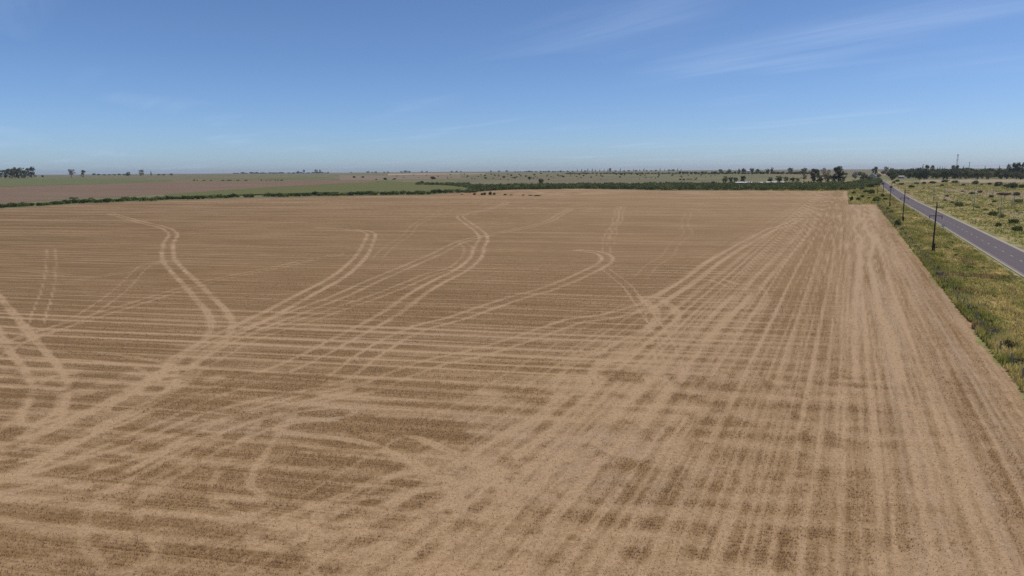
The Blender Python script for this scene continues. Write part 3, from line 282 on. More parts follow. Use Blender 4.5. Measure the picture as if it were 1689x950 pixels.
             (85.9, 1270.0, 3.1, 5.2), (83.7, 1186.0, 2.3, 3.8), (82.7, 1098.0, 3.3, 5.4), (122.1, 1423.5, 2.5, 4.1), (124.4, 1353.6, 1.9, 3.1), (149.2, 1543.0, 3.0, 4.9), (135.1, 1366.8, 2.7, 4.4), (124.2, 1189.9, 2.7, 4.5),
             (119.9, 1037.1, 2.4, 3.9), (153.4, 1244.1, 2.2, 3.6), (162.3, 1254.3, 2.4, 4.0), (147.5, 1118.4, 2.4, 3.9), (212.2, 1396.6, 3.5, 5.7), (208.7, 1310.9, 4.2, 6.9), (220.1, 1343.3, 2.4, 3.9), (161.4, 1027.3, 2.7, 4.5),
             (238.6, 1307.7, 3.5, 5.7), (221.7, 1186.4, 2.7, 4.5), (216.2, 1018.3, 2.0, 3.3), (194.9, 933.4, 1.7, 2.7), (255.0, 1193.3, 3.2, 5.2), (194.2, 960.2, 1.5, 2.5), (266.4, 1145.0, 2.4, 4.0), (25.8, 983.0, 3.8, 6.3),
             (32.1, 1001.7, 2.1, 3.5), (49.0, 909.3, 1.9, 3.2), (8.9, 1109.9, 2.4, 3.9), (1.4, 1039.3, 1.8, 2.9), (38.2, 1016.8, 1.4, 2.6), (-172.7, 1030.0, 1.4, 3.7), (-14.9, 961.2, 1.5, 2.2), (265.7, 1396.7, 2.0, 4.8),
             (192.9, 1181.7, 1.4, 2.5), (241.7, 980.4, 1.6, 2.8), (24.7, 929.3, 1.6, 3.1), (118.9, 916.3, 1.1, 2.3), (188.6, 969.0, 1.5, 3.2), (17.7, 1498.0, 2.4, 5.5), (89.4, 1219.7, 2.0, 2.6), (-97.9, 1127.8, 1.5, 3.9),
             (-168.3, 983.1, 1.1, 2.8), (-220.5, 1331.4, 1.8, 5.1), (-141.1, 1612.8, 2.7, 6.1), (62.9, 1098.7, 1.8, 3.0), (40.7, 1159.9, 1.3, 2.7), (-7.4, 1613.1, 2.1, 5.6), (295.7, 1263.1, 1.5, 4.6), (301.2, 1097.6, 1.2, 3.9),
             (-40.8, 1064.9, 1.8, 2.5), (-42.6, 1111.6, 1.1, 3.2), (106.8, 1129.0, 1.7, 3.6), (92.1, 951.7, 1.0, 2.0), (-64.7, 1473.6, 2.5, 5.3), (263.4, 1072.3, 1.8, 4.1), (169.5, 912.8, 1.4, 1.6), (-30.8, 1345.9, 1.8, 4.0),
             (292.9, 1143.3, 2.0, 2.4), (221.6, 1145.7, 1.6, 3.6), (-179.3, 1156.2, 1.7, 2.7), (-151.4, 1130.7, 1.3, 2.4), (-71.9, 1121.4, 1.5, 2.9), (-182.9, 1494.5, 2.1, 3.9), (-92.5, 1009.0, 1.4, 2.5), (278.1, 986.9, 1.0, 2.8),
             (-52.1, 986.4, 1.6, 1.9), (-122.8, 1084.0, 1.4, 2.6), (75.0, 1419.1, 1.9, 4.3), (255.1, 964.8, 1.4, 1.8), (65.1, 1072.7, 1.6, 2.6), (249.1, 928.3, 1.4, 3.6), (336.8, 1227.0, 2.1, 3.6), (165.0, 1532.1, 1.5, 5.4),
             (-4.2, 923.8, 1.6, 2.7), (104.8, 1039.9, 1.4, 3.7), (311.5, 1079.3, 1.4, 2.8), (-229.7, 1629.4, 1.7, 5.5), (-103.7, 1119.0, 2.0, 3.0), (331.7, 1124.9, 1.4, 2.3), (-132.9, 1259.9, 2.0, 4.0), (-125.4, 1728.0, 1.7, 4.3),
             (131.9, 1608.8, 1.6, 5.2), (-119.9, 1771.3, 2.9, 3.4), (243.5, 1401.4, 2.3, 3.9), (-25.6, 1395.8, 2.3, 3.7), (103.7, 1209.6, 1.3, 2.9), (-58.4, 1031.5, 1.7, 3.6), (-49.4, 1277.5, 2.2, 3.5), (210.0, 858.6, 2.0, 3.9),
             (211.3, 846.0, 2.3, 4.7), (224.2, 876.1, 1.5, 4.9), (228.0, 875.7, 1.5, 4.7), (230.3, 864.2, 1.7, 4.8)],
 'right': [(407.2, 605.1, 4.3, 7.4), (390.6, 640.1, 2.6, 7.3), (360.8, 577.7, 2.1, 4.1), (418.6, 666.8, 3.0, 8.2), (411.3, 639.8, 3.1, 7.3), (382.5, 583.5, 2.1, 3.6), (402.5, 590.4, 1.6, 3.1), (412.0, 594.3, 2.4, 3.7),
           (396.7, 562.1, 4.3, 8.9), (393.8, 549.0, 2.4, 5.8), (379.2, 522.1, 5.4, 10.1), (388.3, 524.5, 3.3, 6.5), (314.0, 479.6, 1.4, 3.0), (300.0, 448.4, 2.1, 4.0), (315.9, 464.3, 2.3, 4.1), (283.2, 405.8, 2.3, 3.6),
           (253.2, 360.5, 1.8, 2.2), (312.2, 425.0, 2.7, 5.2), (264.2, 358.2, 2.2, 5.4), (211.9, 324.8, 2.9, 5.5), (222.3, 334.9, 1.0, 2.1), (210.9, 310.5, 1.3, 3.0), (182.0, 258.6, 2.6, 3.7), (178.3, 248.9, 1.9, 2.2),
           (164.4, 223.8, 2.0, 4.0), (150.8, 211.4, 1.7, 2.1), (145.8, 196.6, 2.0, 3.3), (267.9, 423.0, 1.8, 2.6), (241.2, 382.6, 1.2, 2.0), (323.3, 557.4, 2.6, 5.9), (347.7, 614.7, 2.2, 5.4), (370.6, 630.8, 2.2, 5.5),
           (380.1, 635.6, 2.3, 4.5), (229.7, 358.2, 1.3, 2.8), (253.5, 379.8, 1.0, 2.3), (203.7, 294.4, 1.1, 2.3), (436.3, 599.2, 0.7, 0.8), (229.2, 326.6, 0.5, 1.3), (204.8, 275.3, 0.6, 2.1), (348.3, 538.6, 0.5, 1.2),
           (323.1, 449.2, 0.8, 0.9), (371.7, 504.7, 0.5, 1.6), (327.3, 445.2, 0.5, 1.6), (362.0, 527.1, 0.5, 1.6), (409.8, 549.7, 0.6, 0.9), (373.2, 495.3, 0.8, 1.1), (389.8, 572.2, 0.6, 1.5), (376.1, 528.3, 0.7, 1.6),
           (230.1, 351.5, 0.7, 0.9), (274.2, 381.7, 0.5, 1.6), (340.0, 540.7, 0.5, 1.9), (222.0, 307.7, 0.5, 2.1), (284.6, 439.0, 0.6, 1.4), (264.6, 362.5, 0.5, 2.2), (356.0, 577.6, 0.5, 2.0), (333.8, 496.0, 0.6, 1.8),
           (347.8, 526.8, 0.6, 1.0), (366.4, 534.9, 0.5, 0.8), (213.9, 290.3, 0.7, 2.4), (267.9, 399.5, 0.7, 1.0), (228.5, 326.0, 0.7, 1.0), (248.4, 364.0, 0.5, 2.2), (188.4, 266.1, 0.5, 1.9), (357.5, 555.3, 0.6, 1.0),
           (279.3, 440.4, 0.5, 1.2), (304.1, 457.1, 0.8, 0.9), (170.7, 226.0, 0.9, 2.3), (249.8, 377.6, 0.6, 1.2), (194.6, 283.9, 0.5, 1.6), (301.5, 479.0, 0.5, 1.9), (340.7, 493.1, 0.5, 1.4), (215.6, 319.9, 0.5, 2.3),
           (349.4, 526.3, 0.5, 1.5), (364.3, 626.7, 0.5, 0.9), (323.2, 539.6, 0.8, 1.7), (330.8, 499.3, 0.5, 1.2), (411.3, 592.1, 0.7, 1.6), (301.3, 433.2, 0.7, 1.4), (199.3, 291.6, 0.5, 1.2), (237.1, 339.6, 0.9, 2.4),
           (252.4, 350.2, 0.7, 2.5), (391.2, 523.8, 0.7, 1.8), (339.5, 453.5, 0.8, 1.6), (345.2, 574.8, 0.6, 1.0), (368.1, 590.5, 0.7, 1.3), (418.5, 560.5, 0.5, 1.5), (165.0, 225.7, 0.5, 1.5), (308.4, 468.4, 0.7, 1.0),
           (387.0, 612.0, 0.5, 1.4), (373.7, 616.4, 0.5, 1.1), (291.0, 476.3, 0.8, 1.4), (266.4, 386.8, 0.7, 0.9), (314.2, 444.6, 0.5, 2.1), (259.4, 369.5, 0.7, 1.0), (405.4, 545.9, 0.5, 1.8), (273.4, 371.1, 0.8, 0.9),
           (290.0, 386.3, 0.5, 2.1), (187.7, 260.4, 0.5, 1.6), (348.2, 463.9, 0.5, 0.8), (266.3, 415.9, 0.5, 2.3), (329.1, 448.2, 0.7, 1.5), (379.5, 540.3, 0.6, 1.5), (206.5, 294.4, 0.7, 0.9), (376.1, 627.3, 0.5, 1.3),
           (271.4, 388.1, 0.8, 1.4), (310.1, 414.8, 0.7, 2.1), (377.4, 578.9, 0.7, 1.9), (364.6, 540.4, 0.7, 1.2), (335.9, 476.5, 0.8, 0.9), (177.4, 235.1, 0.7, 1.6), (293.7, 420.3, 0.7, 1.1), (353.4, 491.0, 0.7, 1.3),
           (389.3, 525.6, 0.5, 1.4), (284.6, 446.3, 0.8, 2.3), (288.5, 420.7, 0.5, 1.0), (295.5, 412.0, 0.8, 1.0), (303.0, 494.3, 0.7, 1.1), (194.2, 277.3, 0.6, 1.4), (333.6, 484.4, 0.5, 1.3), (208.5, 282.7, 0.7, 0.9),
           (212.2, 298.8, 0.9, 1.3)],
 'spur': [(-27.4, 510.5, 1.7, 3.1), (-21.7, 507.9, 1.9, 2.7), (-19.7, 507.6, 2.3, 2.7), (-15.4, 507.0, 3.3, 3.1), (-12.7, 508.6, 2.0, 2.7), (-4.7, 502.7, 1.4, 3.1), (-0.2, 501.2, 0.8, 2.2), (8.5, 497.1, 0.9, 2.2),
          (18.0, 487.5, 1.0, 7.7), (13.7, 493.6, 0.8, 3.9), (-37.0, 515.6, 0.7, 2.7)]}
THICK = ([(-33.5, 556.4), (-24.5, 575.7), (-12.7, 593.3), (-0.2, 604.0), (36.2, 609.4), (62.6, 610.9), (101.0, 584.4), (130.1, 565.4), (170.0, 557.7), (207.5, 540.3), (231.9, 530.8), (254.1, 521.7)],
 [(-37.1, 617.5), (-26.8, 629.6), (-13.9, 649.1), (-0.2, 657.2), (39.2, 659.0), (67.9, 662.3), (113.6, 657.7), (152.5, 663.5), (198.0, 650.0), (240.4, 626.5), (273.9, 627.5), (307.2, 631.3)])
THICK2 = ([(-101.8, 746.0), (-82.9, 735.5), (-61.7, 713.7), (-38.4, 638.4), (-28.3, 603.2)], [(-104.6, 766.8), (-85.1, 755.5), (-64.4, 746.1), (-43.4, 723.5), (-26.3, 690.6)])
THICK3 = ([(259.2, 530.3), (277.4, 554.6), (297.2, 581.1), (326.9, 623.4), (351.2, 658.0)], [(322.6, 660.8), (340.9, 682.4), (357.8, 700.4), (382.9, 730.9), (400.0, 751.0)])
LP = [(91.8, 148.1, 10.5), (132.7, 232.1, 10.8), (179.1, 325.1, 10.6), (227.8, 421.9, 9.1), (252.5, 474.9, 8.3)]
RP = [(173.4, 243.0, 7.5), (198.8, 295.0, 6.9), (252.5, 400.8, 5.7), (224.7, 365.9, 9.2), (292.7, 431.9, 6.5), (244.2, 333.7, 4.9), (307.8, 439.8, 4.5), (341.5, 518.8, 4.6), (233.9, 320.8, 3.7)]
SIGN = (125.3, 198.2)
BLD = {'brick': (1188.0, 1850.9, 0.6),
 'cottage': (460.4, 816.4, 1.4),
 'house': (430.5, 823.5, 1.4),
 'longb': (718.4, 2115.2, 0.5),
 'lowroof': (707.3, 1040.1, 1.1),
 'mast2': (1277.6, 1932.6, 0.6),
 'shed1': (228.0, 678.2, 1.7),
 'shed2': (243.1, 672.9, 1.7),
 'shed3': (255.2, 677.7, 1.7),
 'shed4': (265.1, 674.1, 1.7),
 'tower': (1274.8, 1982.2, 0.6),
 'track0': (920.6, 1743.5, 0.7),
 'track1': (548.9, 1016.7, 1.1),
 'whiteroof': (604.1, 850.4, 1.3)}

# ------------------------------------------------------------------ helpers
random.seed(11)
rng = np.random.default_rng(11)
HEAD = R(26.05)                                   # heading of the road and of the field edge
AX_S = np.array([math.sin(HEAD), math.cos(HEAD)])  # along the road
AX_T = np.array([math.cos(HEAD), -math.sin(HEAD)]) # across it, to the right
ROWA = R(75)                                     # sowing rows, from the road heading
def st(s, t):
    p = AX_S * s + AX_T * t
    return float(p[0]), float(p[1])
def terr(x, y):
    d = np.hypot(x, y)
    q = np.maximum(d - 430, 0)
    z = 11 * (1 - np.exp(-(q / 560) ** 1.35))
    w = np.clip((d - 900) / 2500, 0, 1)
    return z + w * (1.3 * np.sin(x * 0.0021 + 0.7) * np.cos(y * 0.0013) + 0.8 * np.sin(y * 0.0031 + x * 0.0009))
def tz(x, y): return float(terr(np.float64(x), np.float64(y)))

def _h(i, j, seed):
    n = (i.astype(np.int64) * 374761393 + j.astype(np.int64) * 668265263 + seed * 974634777) & 0xffffffff
    n = ((n ^ (n >> 13)) * 1274126177) & 0xffffffff
    return ((n ^ (n >> 16)) & 0xffff) / 65535.0
def vnoise(x, y, seed=0):
    i, j = np.floor(x), np.floor(y)
    u, v = x - i, y - j
    u, v = u * u * (3 - 2 * u), v * v * (3 - 2 * v)
    a, b, c, d = _h(i, j, seed), _h(i + 1, j, seed), _h(i, j + 1, seed), _h(i + 1, j + 1, seed)
    return a + (b - a) * u + (c - a) * v + (a - b - c + d) * u * v
def fbm(x, y, seed=0, o=3):
    r, a, t = 0, 1.0, 0
    for k in range(o):
        r = r + a * vnoise(x * 2 ** k, y * 2 ** k, seed + k * 17); t += a; a *= 0.5
    return r / t

def set_props(o, label=None, cat=None, group=None, kind=None):
    if label: o['label'] = label
    if cat: o['category'] = cat
    if group: o['group'] = group
    if kind: o['kind'] = kind
    return o
def link(name, data, parent=None, loc=None):
    o = bpy.data.objects.new(name, data)
    col.objects.link(o)
    if parent is not None: o.parent = parent
    if loc is not None: o.location = loc
    return o
def np_mesh(name, verts, faces, mat, smooth=False):
    """faces: int array (n, k), all of one size"""
    me = bpy.data.meshes.new(name)
    verts = np.asarray(verts, np.float32); faces = np.asarray(faces, np.int32)
    n, k = faces.shape
    me.vertices.add(len(verts)); me.vertices.foreach_set('co', verts.ravel())
    me.loops.add(n * k); me.loops.foreach_set('vertex_index', faces.ravel())
    me.polygons.add(n); me.polygons.foreach_set('loop_start', np.arange(0, n * k, k, dtype=np.int32))
    me.polygons.foreach_set('use_smooth', np.full(n, smooth))
    if mat: me.materials.append(mat)
    me.update(calc_edges=True)
    return me
def add_attr(me, name, vals):
    a = me.attributes.new(name, 'FLOAT', 'POINT')
    a.data.foreach_set('value', np.asarray(vals, np.float32))

class MB:
    """collects boxes, tubes and prisms into one mesh"""
    def __init__(s): s.v, s.f = [], []
    def add(s, v, f):
        o = len(s.v); s.v += [tuple(p) for p in v]; s.f += [tuple(i + o for i in q) for q in f]; return s
    def box(s, x0, x1, y0, y1, z0, z1):
        v = [(x, y, z) for z in (z0, z1) for y in (y0, y1) for x in (x0, x1)]
        return s.add(v, [(0, 2, 3, 1), (4, 5, 7, 6), (0, 1, 5, 4), (2, 6, 7, 3), (0, 4, 6, 2), (1, 3, 7, 5)])
    def tube(s, pts, radii, n=8):
        rings = []
        for i, p in enumerate(pts):
            p = Vector(p); a = Vector(pts[max(i - 1, 0)]); b = Vector(pts[min(i + 1, len(pts) - 1)])
            d = (b - a).normalized()
            u = d.orthogonal().normalized() if abs(d.z) > 0.95 else d.cross(Vector((0, 0, 1))).normalized()
            w = d.cross(u)
            rings.append([p + (u * math.cos(2 * math.pi * k / n) + w * math.sin(2 * math.pi * k / n)) * radii[i] for k in range(n)])
        v = [q for r in rings for q in r]
        f = [(i * n + k, i * n + (k + 1) % n, (i + 1) * n + (k + 1) % n, (i + 1) * n + k) for i in range(len(pts) - 1) for k in range(n)]
        f += [tuple(range(n - 1, -1, -1)), tuple((len(pts) - 1) * n + k for k in range(n))]
        return s.add(v, f)
    def prism(s, prof, y0, y1):
        """profile in x,z swept from y0 to y1"""
        n = len(prof)
        v = [(x, y0, z) for x, z in prof] + [(x, y1, z) for x, z in prof]
        f = [tuple(range(n)), tuple(range(2 * n - 1, n - 1, -1))]
        f += [(i, n + i, n + (i + 1) % n, (i + 1) % n) for i in range(n)]
        return s.add(v, f)
    def mesh(s, name, mat, bevel=0, smooth=False):
        me = bpy.data.meshes.new(name)
        me.from_pydata(s.v, [], s.f)
        bm = bmesh.new(); bm.from_mesh(me)
        bmesh.ops.recalc_face_normals(bm, faces=bm.faces)
        if bevel: bmesh.ops.bevel(bm, geom=list(bm.edges), offset=bevel, segments=2, affect='EDGES', clamp_overlap=True)
        bm.to_mesh(me); bm.free()
        if smooth:
            for p in me.polygons: p.use_smooth = True
        me.materials.append(mat)
        return me
    def build(s, name, mat, parent=None, loc=None, **k): return link(name, s.mesh(name, mat, **k), parent, loc)

# ------------------------------------------------------------------ materials
def srgb(r, g, b):
    f = lambda c: (c / 255) / 12.92 if c <= 10 else ((c / 255 + 0.055) / 1.055) ** 2.4
    return (f(r), f(g), f(b))
class NT:
    def __init__(s, name):
        s.m = bpy.data.materials.new(name); s.m.use_nodes = True
        s.n, s.l = s.m.node_tree.nodes, s.m.node_tree.links
        s.n.clear()
        s.out = s.n.new('ShaderNodeOutputMaterial')
        s.b = s.n.new('ShaderNodeBsdfPrincipled')
        s.l.new(s.b.outputs[0], s.out.inputs['Surface'])
        s.b.inputs['Roughness'].default_value = 0.9
        s.b.inputs['Specular IOR Level'].default_value = 0.15
    def put(s, sock, v):
        if isinstance(v, (int, float)): sock.default_value = v
        elif isinstance(v, tuple): sock.default_value = v + (1,) if len(v) == 3 and sock.type == 'RGBA' else v
        else: s.l.new(v, sock)
    def math(s, op, a, b=0.0, clamp=False):
        n = s.n.new('ShaderNodeMath'); n.operation = op; n.use_clamp = clamp
        s.put(n.inputs[0], a); s.put(n.inputs[1], b); return n.outputs[0]
    def mix(s, f, a, b, mode='MIX'):
        n = s.n.new('ShaderNodeMixRGB'); n.blend_type = mode
        s.put(n.inputs[0], f); s.put(n.inputs[1], a); s.put(n.inputs[2], b); return n.outputs[0]
    def pos(s): return s.n.new('ShaderNodeNewGeometry').outputs['Position']
    def obj(s): return s.n.new('ShaderNodeTexCoord').outputs['Object']
    def rand(s): return s.n.new('ShaderNodeObjectInfo').outputs['Random']
    def attr(s, name):
        n = s.n.new('ShaderNodeAttribute'); n.attribute_name = name; return n.outputs['Fac']
    def map(s, v, scale=(1, 1, 1), rot=0.0, loc=(0, 0, 0)):
        # rotate first, then stretch
        a = s.n.new('ShaderNodeMapping'); a.inputs['Rotation'].default_value = (0, 0, rot); s.l.new(v, a.inputs[0])
        b = s.n.new('ShaderNodeMapping'); b.inputs['Scale'].default_value = scale; b.inputs['Location'].default_value = loc
        s.l.new(a.outputs[0], b.inputs[0]); return b.outputs[0]
    def noise(s, v, scale, detail=3, rough=0.55, dist=0.0):
        n = s.n.new('ShaderNodeTexNoise'); s.l.new(v, n.inputs['Vector'])
        n.inputs['Scale'].default_value = scale; n.inputs['Detail'].default_value = detail
        n.inputs['Roughness'].default_value = rough; n.inputs['Distortion'].default_value = dist
        return n.outputs['Fac']
    def ramp(s, f, lo, hi):
        n = s.n.new('ShaderNodeMapRange'); s.put(n.inputs[0], f)
        n.inputs[1].default_value = lo; n.inputs[2].default_value = hi; n.clamp = True
        return n.outputs[0]
    def bump(s, h, strength, dist):
        n = s.n.new('ShaderNodeBump'); n.inputs['Strength'].default_value = strength; n.inputs['Distance'].default_value = dist
        s.l.new(h, n.inputs['Height']); s.l.new(n.outputs[0], s.b.inputs['Normal'])
    def color(s, c): s.put(s.b.inputs['Base Color'], c); return s
def translucent(t, c, k):
    tr = t.n.new('ShaderNodeBsdfTranslucent'); t.put(tr.inputs['Color'], c)
    mx = t.n.new('ShaderNodeMixShader'); mx.inputs[0].default_value = k
    t.l.new(t.b.outputs[0], mx.inputs[1]); t.l.new(tr.outputs[0], mx.inputs[2]); t.l.new(mx.outputs[0], t.out.inputs['Surface'])
def scale3(c, k): return tuple(v * k for v in c)

def mat_plain(name, c, rough=0.8, spec=0.2, metal=0.0, var=0.12, sc_=3.0):
    t = NT(name)
    nz = t.noise(t.obj(), sc_, 4)
    t.color(t.mix(nz, scale3(c, 1 - var), scale3(c, 1 + var)))
    t.b.inputs['Roughness'].default_value = rough; t.b.inputs['Specular IOR Level'].default_value = spec
    t.b.inputs['Metallic'].default_value = metal
    return t.m

STRAW, STUB, STUB2, SOIL = (0.455, 0.303, 0.166), (0.172, 0.099, 0.037), (0.285, 0.170, 0.072), (0.390, 0.276, 0.178)
def mat_field(name):
    t = NT(name); p = t.pos()
    flat, head, bare, tone = t.attr('flat'), t.attr('head'), t.attr('bare'), t.attr('tone')
    prow, phead = t.map(p, (1, 1, 1), HEAD + ROWA - R(90)), t.map(p, (1, 1, 1), HEAD)   # rows along x', road along y'
    n_row, n_head = t.noise(t.map(prow, (0.05, 1.9, 1)), 1.0, 4, 0.62), t.noise(t.map(phead, (2.4, 0.05, 1)), 1.0, 4, 0.62)
    n_row2, n_head2 = t.noise(t.map(prow, (0.35, 4.4, 1)), 1.0, 3), t.noise(t.map(phead, (4.4, 0.35, 1)), 1.0, 3)
    lines, lines2 = t.mix(head, n_row, n_head), t.mix(head, n_row2, n_head2)
    n_big, n_mid = t.noise(p, 0.03, 3), t.noise(p, 0.55, 4, 0.6)
    n_fine, n_speck = t.noise(p, 3.4, 4, 0.65), t.noise(p, 9.5, 3, 0.7)
    tn = t.math('ADD', tone, t.math('MULTIPLY', t.math('SUBTRACT', n_big, 0.5), 1.1))
    stub = t.mix(t.ramp(tn, 0.0, 1.0), STUB, STUB2)
    stub = t.mix(t.math('MULTIPLY', t.ramp(lines, 0.46, 0.74), 0.75), stub, STRAW)
    straw = t.mix(t.ramp(lines2, 0.3, 0.75), scale3(STRAW, 0.86), scale3(STRAW, 1.06))
    straw = t.mix(t.math('MULTIPLY', bare, t.ramp(n_mid, 0.25, 0.7)), straw, SOIL)
    f = t.math('ADD', flat, t.math('MULTIPLY', t.math('SUBTRACT', n_mid, 0.5), 0.75))
    f = t.math('ADD', f, t.math('MULTIPLY', t.math('SUBTRACT', n_fine, 0.5), 0.8))
    f = t.math('ADD', f, t.math('MULTIPLY', t.math('SUBTRACT', lines, 0.5), 0.9))
    f = t.math('ADD', f, t.math('MULTIPLY', t.math('SUBTRACT', lines2, 0.5), 0.6))
    c = t.mix(t.ramp(f, 0.16, 1.05), stub, straw)
    c = t.mix(t.math('MULTIPLY', t.ramp(flat, 0.8, 1.0), 0.6), c, scale3(STRAW, 1.06))
    fine = t.math('ADD', t.math('MULTIPLY', n_speck, 0.6), t.math('MULTIPLY', n_fine, 0.5))
    c = t.mix(1.0, c, t.mix(t.ramp(fine, 0.36, 0.72), (0.74, 0.72, 0.70), (1.2, 1.21, 1.22)), 'MULTIPLY')
    t.color(c)
    t.bump(t.math('ADD', n_fine, n_speck), 0.45, 0.06)
    return t.m

def verge_color(t, p):
    """olive, straw and brown patches of rough roadside grass, by place"""
    sep = t.n.new('ShaderNodeSeparateXYZ'); t.l.new(t.map(p, (1, 1, 1), HEAD), sep.inputs[0])
    pn = t.map(t.map(p, (1, 1, 1), HEAD), (1.0, 0.45, 1))
    a, b, d = t.noise(pn, 0.11, 4, 0.6), t.noise(t.map(pn, (1, 1, 1), 0, (31, 17, 0)), 0.21, 4, 0.62), t.noise(pn, 0.9, 3, 0.6)
    c = t.mix(t.ramp(a, 0.38, 0.62), (0.225, 0.200, 0.062), (0.430, 0.345, 0.170))
    c = t.mix(t.ramp(b, 0.47, 0.66), c, (0.185, 0.195, 0.046))
    c = t.mix(t.ramp(t.noise(t.map(pn, (1, 1, 1), 0, (-50, 80, 0)), 0.16, 4, 0.6), 0.56, 0.7), c, (0.200, 0.130, 0.080))
    c = t.mix(1.0, c, t.mix(t.ramp(d, 0.3, 0.7), (0.75, 0.75, 0.75), (1.2, 1.2, 1.15)), 'MULTIPLY')
    return c
def mat_ground(name):
    t = NT(name); p = t.pos()
    near = verge_color(t, p)
    a, b, d = t.noise(p, 0.0045, 4, 0.6), t.noise(p, 0.022, 4, 0.6), t.noise(p, 0.0016, 3, 0.5)
    far = t.mix(t.ramp(a, 0.36, 0.62), (0.140, 0.148, 0.058), (0.225, 0.190, 0.096))
    far = t.mix(t.ramp(d, 0.46, 0.62), far, (0.200, 0.158, 0.092))
    far = t.mix(t.ramp(b, 0.5, 0.75), far, (0.095, 0.108, 0.046))
    ln = t.n.new('ShaderNodeVectorMath'); ln.operation = 'LENGTH'; t.l.new(p, ln.inputs[0])
    sep = t.n.new('ShaderNodeSeparateXYZ'); t.l.new(t.map(p, (1, 1, 1), HEAD), sep.inputs[0])
    side = t.math('MULTIPLY', t.ramp(sep.outputs['X'], -85, -55), t.math('SUBTRACT', 1.0, t.ramp(ln.outputs['Value'], 600, 1100)))
    t.color(t.mix(side, far, near))
    t.bump(t.noise(p, 1.4, 4, 0.6), 0.5, 0.3)
    return t.m
def mat_sheet(name, c1, c2, rot=0.0, k=0.03, c3=None):
    t = NT(name); p = t.pos()
    q = t.map(p, (0.25, 1.0, 1), rot)
    c = t.mix(t.ramp(t.noise(q, k, 4, 0.6), 0.3, 0.7), c1, c2)
    c = t.mix(t.ramp(t.noise(p, 0.3, 3, 0.6), 0.3, 0.8), scale3(c1, 0.92), c)
    if c3: c = t.mix(t.ramp(t.noise(p, k * 1.7, 3), 0.55, 0.7), c, c3)
    t.color(c); t.bump(t.noise(p, 1.0, 3), 0.4, 0.2)
    return t.m
def mat_leaf(name, c1, c2, var=0.5):
    t = NT(name); p = t.obj()
    c = t.mix(t.ramp(t.noise(p, 0.9, 3, 0.6), 0.3, 0.7), c1, c2)
    r = t.rand()
    c = t.mix(1.0, c, t.mix(r, (1 - var, 1 - var, 1 - var), (1 + var, 1 + var * 0.9, 1 + var * 0.6)), 'MULTIPLY')
    t.color(c); t.b.inputs['Roughness'].default_value = 0.75
    translucent(t, c, 0.35)
    return t.m
def mat_thicket(name):
    t = NT(name); p = t.pos()
    c = t.mix(t.attr('tint'), (0.095, 0.125, 0.036), (0.270, 0.270, 0.090))
    c = t.mix(t.ramp(t.noise(p, 0.05, 3), 0.42, 0.62), c, (0.130, 0.150, 0.058))
    c = t.mix(t.ramp(t.noise(p, 0.11, 3), 0.62, 0.72), c, (0.210, 0.170, 0.105))
    t.color(c); translucent(t, c, 0.35); return t.m
def mat_grass(name):
    t = NT(name); p = t.pos()
    tint = t.attr('tint')
    c = t.mix(1.0, verge_color(t, p), t.mix(tint, (1.35, 1.35, 1.15), (2.6, 2.5, 2.1)), 'MULTIPLY')
    t.color(c); translucent(t, c, 0.4)
    return t.m
def mat_stubble(name):
    t = NT(name); p = t.pos(); tint = t.attr('tint')
    c = t.mix(tint, (0.46, 0.295, 0.145), (0.75, 0.53, 0.32))
    t.color(c); translucent(t, c, 0.4)
    return t.m
def mat_asphalt(name):
    t = NT(name); p = t.pos()
    q = t.map(t.map(p, (1, 1, 1), HEAD), (1.2, 0.04, 1))
    c = t.mix(t.ramp(t.noise(q, 1.0, 4), 0.3, 0.7), (0.138, 0.108, 0.102), (0.174, 0.138, 0.130))
    c = t.mix(t.ramp(t.noise(p, 2.2, 4, 0.65), 0.3, 0.8), scale3((0.148, 0.116, 0.11), 0.9), c)
    t.color(c); t.b.inputs['Roughness'].default_value = 0.8
    t.bump(t.noise(p, 9, 3), 0.2, 0.02)
    return t.m

